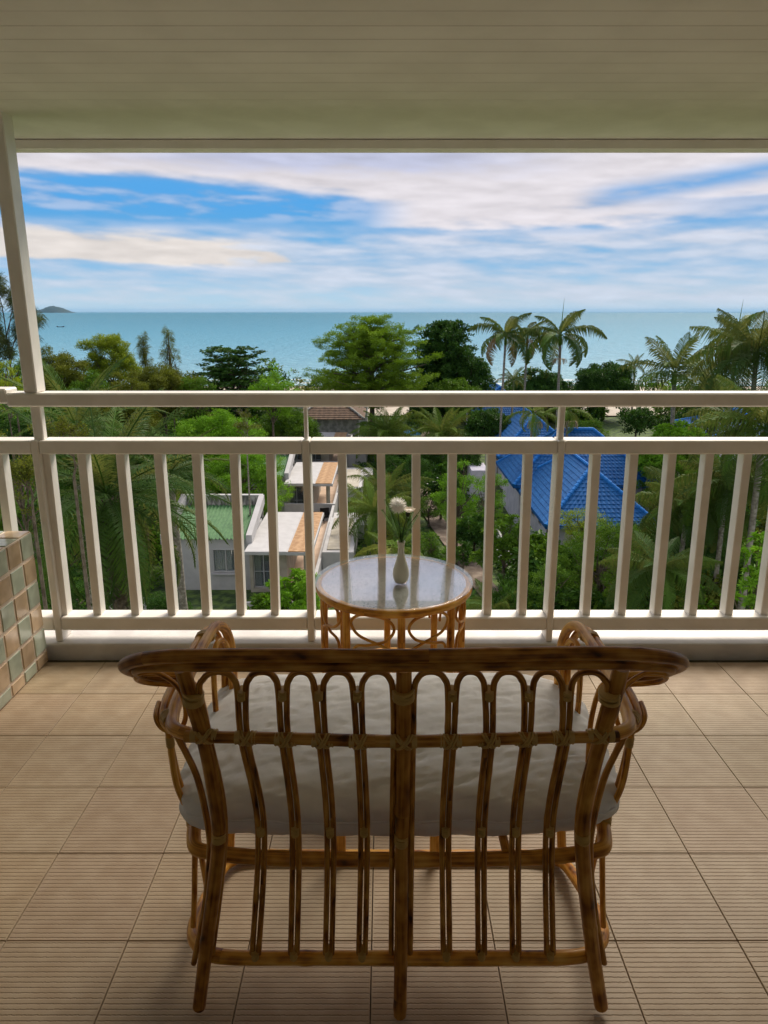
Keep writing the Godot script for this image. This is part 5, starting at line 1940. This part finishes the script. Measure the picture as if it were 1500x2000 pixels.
func garden() -> void:
	make_clusters()
	# --- seen above the hand rail, left to right
	tree("casuarina_tree", "tall grey-green feathery casuarina at the left edge beyond the column", "tree", 8, 540, 705, 44, 44, "needle", "grey", "wisp", 0.5, 4.0)
	tree("casuarina_tree", "wispy casuarina branch tips just right of the white column", "tree", 62, 612, 700, 22, 47, "needle", "grey", "wisp", 0.42, 1.4)
	tree("broadleaf_tree", "rounded mid-green tree at the left edge under the casuarina", "tree", 14, 672, 800, 50, 52, "fine", "mid", "round", 0.36, 1.1)
	tree("bamboo_clump", "pale yellow-green bamboo clump at the left edge above the hand rail", "bamboo", 12, 706, 830, 34, 34, "blade", "yellow", "round", 0.42, 0.9)
	tree("broadleaf_tree", "olive-green tree just right of the white column", "tree", 122, 680, 810, 66, 62, "fine", "olive", "round", 0.4, 2.0)
	tree("broadleaf_tree", "rounded yellow-green tree standing before the sea, left", "tree", 218, 641, 775, 56, 72, "fine", "yellow", "round", 0.40, 2.4)
	tree("casuarina_tree", "narrow dark young casuarina right of the rounded yellow-green tree", "tree", 284, 654, 790, 24, 76, "needle", "olive", "cone", 0.5, 0.8)
	tree("casuarina_tree", "thin pale see-through casuarina with a pointed top", "tree", 333, 644, 790, 30, 72, "needle", "olive", "cone", 0.45, 0.4)
	tree("broadleaf_tree", "low olive bushy tree under the two young casuarinas", "tree", 318, 708, 830, 72, 64, "fine", "olive", "round", 0.4, 1.8)
	tree("tropical_almond_tree", "dark flat-topped spreading tree left of the middle post", "tree", 452, 676, 812, 96, 76, "flat", "dark", "umbrella", 0.46, 1.5)
	tree("broadleaf_tree", "bright green rounded tree right of the dark spreading tree", "tree", 532, 722, 830, 54, 66, "fine", "bright", "round", 0.38, 1.1)
	tree("layered_tree", "large light green tree with tiers of level branches, centre of view", "tree", 727, 619, 790, 122, 84, "fine", "lime", "layer", 0.50, 1.35)
	tree("broadleaf_tree", "large dark green tree behind the right side of the light tiered tree", "tree", 866, 628, 800, 80, 96, "broad", "dark", "umbrella", 0.52, 1.5)
	tree("broadleaf_tree", "dark sloping shoulder tree at the foot of the large dark tree", "tree", 918, 690, 810, 52, 94, "broad", "dark", "round", 0.48, 1.1)
	tree("broadleaf_tree", "mid-green bush at the foot of the tiered tree beside the blue roof", "bush", 888, 742, 810, 60, 88, "broad", "mid", "round", 0.42, 1.1)
	tree("sea_grape_tree", "dense dark round tree before the sea right of the slender palms", "tree", 1182, 708, 800, 62, 112, "broad", "dark", "round", 0.5, 1.3)
	tree("sea_grape_tree", "dark shrub filling the gap behind the slender palm trunks", "tree", 1068, 730, 805, 62, 108, "broad", "dark", "round", 0.5, 1.2)
	tree("sea_grape_tree", "dark low trees at the far right under the tall palms", "tree", 1400, 745, 850, 70, 92, "broad", "dark", "round", 0.48, 1.1)
	tree("broadleaf_tree", "dusky green tree at the foot of the rounded yellow-green tree", "tree", 175, 725, 830, 52, 59, "fine", "mid", "round", 0.38, 1.7)
	tree("broadleaf_tree", "green tree just above the hand rail between the casuarinas and the yellow-green tree", "tree", 252, 722, 830, 46, 60, "fine", "olive", "round", 0.38, 1.7)
	tree("broadleaf_tree", "green bush under the dark spreading tree's left side", "tree", 385, 735, 830, 48, 63, "fine", "mid", "round", 0.38, 1.7)
	# --- between the rails and below
	tree("broadleaf_tree", "yellow-green thin-leaved tree close by at the left edge under the hand rail", "tree", 36, 800, 1060, 66, 20, "fine", "olive", "round", 0.22, 0.8)
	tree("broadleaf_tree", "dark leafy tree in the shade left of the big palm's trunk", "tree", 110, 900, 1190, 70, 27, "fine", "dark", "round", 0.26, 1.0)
	tree("fine_leaved_tree", "bright fine-leaved tree right behind the big palm's top fronds", "tree", 425, 800, 925, 92, 56, "fine", "bright", "round", 0.34, 1.1)
	tree("broadleaf_tree", "rounded dark green tree beside the middle post, left of the brown roof", "tree", 565, 793, 890, 72, 71, "fine", "mid", "round", 0.36, 1.3)
	tree("fine_leaved_tree", "bright leafy tree between the nearest and the middle villa", "tree", 478, 872, 1015, 92, 51, "fine", "bright", "round", 0.32, 1.1)
	tree("broadleaf_tree", "mid-green tree behind the nearest villa's green roof", "tree", 368, 880, 1010, 80, 54, "fine", "mid", "round", 0.34, 1.0)
	tree("broadleaf_tree", "dark broad-leaved tree right of the coconut palms under the hand rail", "tree", 955, 792, 880, 58, 76, "broad", "dark", "round", 0.42, 1.2)
	tree("shrub", "pale fine shrub on the lawn's left side", "shrub", 1148, 815, 890, 46, 74, "fine", "mid", "mound", 0.36, 1.1)
	tree("dome_tree", "bright domed tree with long narrow leaves below the hand rail at right", "tree", 1318, 812, 915, 82, 54, "whorl", "bright", "mound", 0.42, 1.1)
	tree("shrub", "dark shrub behind the bright domed tree", "shrub", 1245, 790, 850, 40, 88, "broad", "dark", "round", 0.42, 1.1)
	tree("shrub", "dark green shrub under the yellowish palm at right", "shrub", 1388, 795, 860, 34, 78, "broad", "dark", "round", 0.42, 1.1)
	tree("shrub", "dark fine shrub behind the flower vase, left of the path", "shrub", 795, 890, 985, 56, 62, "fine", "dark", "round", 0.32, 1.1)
	tree("shrub", "dark shrubs under the two coconut palms", "shrub", 800, 862, 930, 80, 74, "fine", "dark", "mound", 0.34, 1.1)
	tree("frangipani_tree", "frangipani with white blossoms behind the rose in the vase", "tree", 862, 905, 1000, 42, 56, "whorl", "dark", "round", 0.42, 1.2)
	tree("clipped_shrub", "tall bright green shrub right of the flower vase", "shrub", 893, 893, 1075, 50, 49, "fine", "bright", "round", 0.28, 1.3)
	tree("clipped_shrub", "bright green shrub against the blue-roofed house's wall", "shrub", 955, 905, 1060, 40, 51, "fine", "bright", "round", 0.28, 1.2)
	tree("frangipani_tree", "dark long-leaved frangipani above the footpath", "tree", 925, 1005, 1130, 46, 47, "whorl", "dark", "round", 0.40, 1.2)
	tree("frangipani_tree", "frangipani in front of the blue-roofed house's left wall", "tree", 985, 1005, 1150, 58, 42, "whorl", "mid", "round", 0.38, 1.2)
	tree("frangipani_tree", "frangipani at the foot of the blue roof's near corner", "tree", 1062, 1050, 1190, 52, 40.5, "whorl", "mid", "round", 0.38, 1.1)
	tree("shrub", "small bright round shrub beside the footpath", "shrub", 880, 1064, 1130, 30, 45, "fine", "bright", "mound", 0.26, 1.2)
	tree("shrub", "dark grassy shrub below the frangipanis", "shrub", 1030, 1120, 1230, 80, 37, "blade", "dark", "mound", 0.55, 1.3)
	tree("fine_leaved_tree", "fine-leaved green tree in front of the blue roof", "tree", 1172, 1000, 1215, 96, 36, "fine", "mid", "round", 0.26, 1.0)
	tree("fine_leaved_tree", "yellow-topped fine-leaved tree against the blue roof's eave", "tree", 1140, 985, 1070, 58, 39, "fine", "yellow", "round", 0.26, 0.8)
	tree("fine_leaved_tree", "low fine-leaved tree at the foot of the fine-leaved green tree", "tree", 1080, 1090, 1240, 60, 35, "fine", "mid", "round", 0.26, 0.9)
	tree("broadleaf_tree", "open-branched tree right of the blue roof's ridge", "tree", 1225, 890, 1010, 62, 62, "fine", "mid", "round", 0.36, 0.75)
	tree("broadleaf_tree", "mid-green tree with long leaves between the right balusters", "tree", 1292, 890, 1020, 52, 52, "whorl", "mid", "round", 0.38, 0.9)
	tree("broadleaf_tree", "deep green tree filling the lower right behind the palms", "tree", 1300, 1010, 1230, 130, 41, "fine", "dark", "round", 0.32, 1.1)
	tree("broadleaf_tree", "bright leafy tree close by at the right edge, lower part of view", "tree", 1487, 1020, 1240, 58, 24, "whorl", "bright", "round", 0.26, 1.1)
	tree("glossy_shrub", "glossy bright shrub in front of the nearest villa's door", "shrub", 575, 1112, 1230, 66, 34, "whorl", "bright", "round", 0.30, 1.5)
	tree("glossy_shrub", "small glossy shrub left of the glossy bright shrub", "shrub", 518, 1152, 1230, 40, 34, "whorl", "mid", "round", 0.28, 1.3)
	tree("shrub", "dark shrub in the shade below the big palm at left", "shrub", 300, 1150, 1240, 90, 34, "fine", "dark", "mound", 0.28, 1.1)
	tree("shrub", "deep green understory left of the lattice fence", "shrub", 150, 1120, 1230, 90, 33, "fine", "dark", "mound", 0.28, 1.2)
	tree("broadleaf_tree", "dark tree behind the big palm's crown", "tree", 270, 830, 1010, 120, 46, "fine", "dark", "round", 0.34, 1.1)
	tree("broadleaf_tree", "dark background trees left behind the twiggy shrub", "tree", 90, 790, 960, 110, 48, "fine", "dark", "round", 0.36, 1.1)
	tree("broadleaf_tree", "olive tree behind the big palm's upright fronds", "tree", 230, 760, 860, 90, 58, "fine", "olive", "round", 0.38, 1.0)
	bare_shrub("leafless pale twiggy shrub by the left post below the hand rail", 135, 850, 19, 1.0)
	bare_shrub("pale twiggy shrub with few leaves at the left edge", 55, 930, 17, 0.9)
	bare_shrub("thin bare twigs left of the middle post above the top rail", 480, 830, 44, 1.5)
	blossoms(862, 950, 56, 30, 14, "white frangipani blossoms behind the rose in the vase")
	blossoms(985, 1075, 42, 36, 9, "white frangipani blossoms in front of the house's left wall")
	tree("shrub", "dark green shrub between the vase and the path", "shrub", 842, 1035, 1110, 30, 44.5, "fine", "mid", "round", 0.28, 1.2)
	tree("shrub", "leafy shrub hanging over the footpath's bend", "shrub", 905, 1050, 1125, 22, 43.5, "whorl", "dark", "round", 0.3, 1.2)
	tree("shrub", "green shrub on the far side of the footpath behind the fern leaves", "shrub", 838, 965, 1035, 36, 54, "fine", "mid", "round", 0.3, 1.2)
	tree("shrub", "dark leafy shrub right of the white villas' side wall", "shrub", 812, 930, 1010, 34, 57, "fine", "dark", "round", 0.3, 1.2)
	tree("broadleaf_tree", "dark green tree at the middle of the garden under the right coconut palm", "tree", 905, 850, 940, 44, 66, "broad", "dark", "round", 0.4, 1.2)
	# --- palms
	palm("date_palm", "big dark date palm with a thick trunk behind the left balusters", 208, 965, 23, 4.9, 54, "date", 0.36, -0.95, 1.35, 1, "", 0, false, true)
	palm("date_palm", "palm whose long fronds rise beside the white column", 150, 835, 30, 4.2, 20, "date", 0.2, -0.3, 1.3, 0)
	palm("date_palm", "dark palm behind the nearest villa's roof, its fronds reaching right", 330, 925, 33, 3.8, 24, "date", 0.22, -0.5, 1.1, 1)
	palm("coconut_palm", "left one of the pair of coconut palms under the hand rail", 757, 845, 77, 4.4, 34, "coconut", 0.16, -0.45, 1.2, 2, "coconut palms in the middle of the garden")
	palm("coconut_palm", "right one of the pair of coconut palms under the hand rail", 862, 847, 76, 4.4, 34, "coconut", 0.16, -0.45, 1.2, 2, "coconut palms in the middle of the garden")
	palm("coconut_palm", "young coconut palm left of the vase, beside the white villas", 733, 1000, 47, 3.5, 30, "coconut", 0.14, -0.5, 1.25, 2, "coconut palms in the middle of the garden")
	palm("coconut_palm", "coconut palm behind the pompom flower, deeper green", 752, 962, 53, 3.6, 28, "coconut", 0.14, -0.4, 1.25, 0, "coconut palms in the middle of the garden")
	palm("coconut_palm", "low coconut palm with yellowing fronds just behind the table top", 765, 1068, 41, 2.6, 14, "coconut", 0.12, -0.55, 0.7, 3, "coconut palms in the middle of the garden")
	palm("slender_palm", "left one of three slender palms against the sea, with hanging fronds", 988, 655, 70, 3.9, 13, "ragged", 0.13, -0.35, 1.25, 1, "slender palms against the sea", 2)
	palm("slender_palm", "middle one of three slender palms against the sea", 1030, 660, 73, 3.3, 11, "ragged", 0.12, -0.3, 1.3, 0, "slender palms against the sea", 1)
	palm("slender_palm", "right one of three slender palms against the sea, with an upright spear leaf", 1095, 655, 68, 4.2, 14, "ragged", 0.15, -0.45, 1.2, 1, "slender palms against the sea", 0, true)
	palm("slender_palm", "slender palm with a pale flower spray over the blue roofs, left one", 1042, 805, 58, 2.4, 11, "slender", 0.12, -0.7, 0.9, 2, "palms in flower over the blue roofs")
	palm("slender_palm", "slender palm with a pale flower spray over the blue roofs, right one", 1108, 800, 57, 2.3, 11, "slender", 0.12, -0.7, 0.9, 2, "palms in flower over the blue roofs")
	spray(at(1046, 826, 57.9), "pale drooping flower spray on the left flowering palm over the blue roofs")
	spray(at(1113, 824, 56.9), "pale drooping flower spray on the right flowering palm beside the post")
	spray(at(1094, 702, 67.9), "tan flower spray under the crown of the slender palm with the spear leaf")
	palm("fan_palm", "low palm top before the sea left of the slender palm trunks", 1003, 742, 92, 2.6, 16, "coconut", 0.15, -0.3, 1.3, 1)
	palm("fan_palm", "small far palm at the foot of the bright green rounded tree", 604, 758, 118, 2.2, 14, "coconut", 0.15, -0.3, 1.3, 1)
	palm("fan_palm", "far dark palm right of the dense dark round tree", 1240, 714, 118, 3.0, 16, "coconut", 0.16, -0.4, 1.3, 1)
	palm("feather_palm", "full feather palm with arching fronds before the sea at right", 1318, 728, 58, 4.4, 20, "slender", 0.2, -0.35, 1.4, 1)
	palm("feather_palm", "yellowish palm right of the full feather palm", 1378, 735, 76, 3.4, 18, "slender", 0.16, -0.6, 1.3, 3)
	palm("slender_palm", "tall palm with ragged bent fronds at the right, topping the horizon", 1440, 655, 64, 3.8, 13, "ragged", 0.14, -0.3, 1.25, 1, "", 0, true)
	palm("arching_palm", "large palm with long drooping fronds at the right edge above the hand rail", 1478, 690, 46, 4.4, 36, "arching", 0.18, -0.5, 1.2, 1)
	palm("arching_palm", "dark drooping palm behind the rightmost balusters, below the rails", 1492, 838, 34, 4.0, 30, "arching", 0.18, -0.4, 1.2, 0)
	palm("arching_palm", "dark palm with hanging leaflets in the lower right, upper one", 1345, 985, 38, 3.6, 30, "arching", 0.16, -0.5, 0.9, 1)
	palm("arching_palm", "dark palm with hanging leaflets in the lower right, lowest one", 1290, 1110, 31, 3.0, 28, "arching", 0.15, -0.5, 0.9, 1)
	palm("arching_palm", "green palm on the lawn behind the right balusters", 1335, 905, 54, 3.0, 16, "slender", 0.12, -0.5, 1.0, 0)
	palm("arching_palm", "dark palm crown between the last two balusters at the right", 1420, 940, 36, 3.4, 26, "arching", 0.15, -0.4, 1.0, 1)
	palm("arching_palm", "low palm beside the footpath under the right of the table", 965, 1190, 36, 2.2, 14, "arching", 0.1, -0.2, 1.0, 0)
	# --- ground plants too many to tell apart
	var xf := []
	var cols := []
	for i in 15000:
		var z := -rr(34.0, 116.0)
		var x := rr(-0.62, 0.62) * absf(z)
		if x > -13.5 and x < -3.0 and z > -92: continue
		if x > 9.4 and x < 21 and z < -43 and z > -109: continue
		if x > 22.0 and x < 40.0 and z < -62.0 and z > -115.0: continue
		var px := 5.2 if z > -52 else 4.0
		if absf(x - px - maxf(0.0, (z + 46.0)) * 0.16) < 1.5 and z > -100: continue
		var s := rr(0.3, 0.75)
		xf.append(Transform3D(Basis.from_euler(Vector3(rr(-0.3, 0.3), rr(0, TAU), rr(-0.3, 0.3))).scaled(Vector3(s, s, s)), Vector3(x, G + rr(0.0, 0.5), z)))
		cols.append(tone(tones[["dark", "mid", "mid", "dark"][i % 4]]))
	for band in [[-82.0, -6.0, -101.0, -113.0, 9000, 7.4, "beachside_thicket", "dense mixed thicket along the top of the beach at the left"], [4.0, 33.0, -107.0, -114.0, 3600, 6.6, "beachside_thicket", "dense dark thicket along the beach behind the slender palms"], [40.0, 90.0, -98.0, -113.0, 5200, 5.2, "beachside_thicket", "dense thicket along the beach at the far right"], [-50.0, -14.5, -46.0, -98.0, 14000, 4.6, "garden_thicket", "dense dark undergrowth left of the white villas"], [22.0, 60.0, -40.0, -60.0, 4200, 3.6, "garden_thicket", "dense dark undergrowth right of the nearest blue-roofed house"], [8.0, 30.0, -34.0, -42.0, 2600, 2.6, "garden_thicket", "dense undergrowth in front of the nearest blue-roofed house"]]:
		var bx := []
		var bc := []
		var hn := noise(0.09, 700 + int(band[4]), 2)
		var kinds := ["dark", "mid", "dark", "olive", "bright"]
		for i in int(band[4]):
			var x := rr(band[0], band[1])
			var z := rr(band[3], band[2])
			var hh: float = band[5] * clampf(0.62 + hn.get_noise_2d(x, z) * 1.1, 0.12, 1.2)
			var s := rr(0.5, 0.95)
			bx.append(Transform3D(Basis.from_euler(Vector3(rr(-0.5, 0.5), rr(0, TAU), rr(-0.5, 0.5))).scaled(Vector3(s, s, s)), Vector3(x, G + hh * (1.0 - pow(rng.randf(), 2.2)), z)))
			var tn: String = kinds[int(clampf(2.5 + hn.get_noise_2d(x * 0.7 + 200.0, z * 0.7) * 5.0, 0, 4))]
			bc.append(tone(tones[tn]))
		tag(scatter(band[6], "broad", bx, bc, null), band[7], "thicket", "", "stuff")
	print("clusters ", counted)
	var gc := scatter("ground_cover", "broad", xf, cols, null)
	tag(gc, "low leafy ground cover growing between the garden trees and shrubs", "ground cover", "", "stuff")

func _ready() -> void:
	rng.seed = 20240611
	light_and_view()
	make_materials()
	balcony()
	railing()
	tiled_bench()
	land()
	island()
	buildings()
	garden()
	boat()
	settee()
	side_table()
	vase_and_flowers()
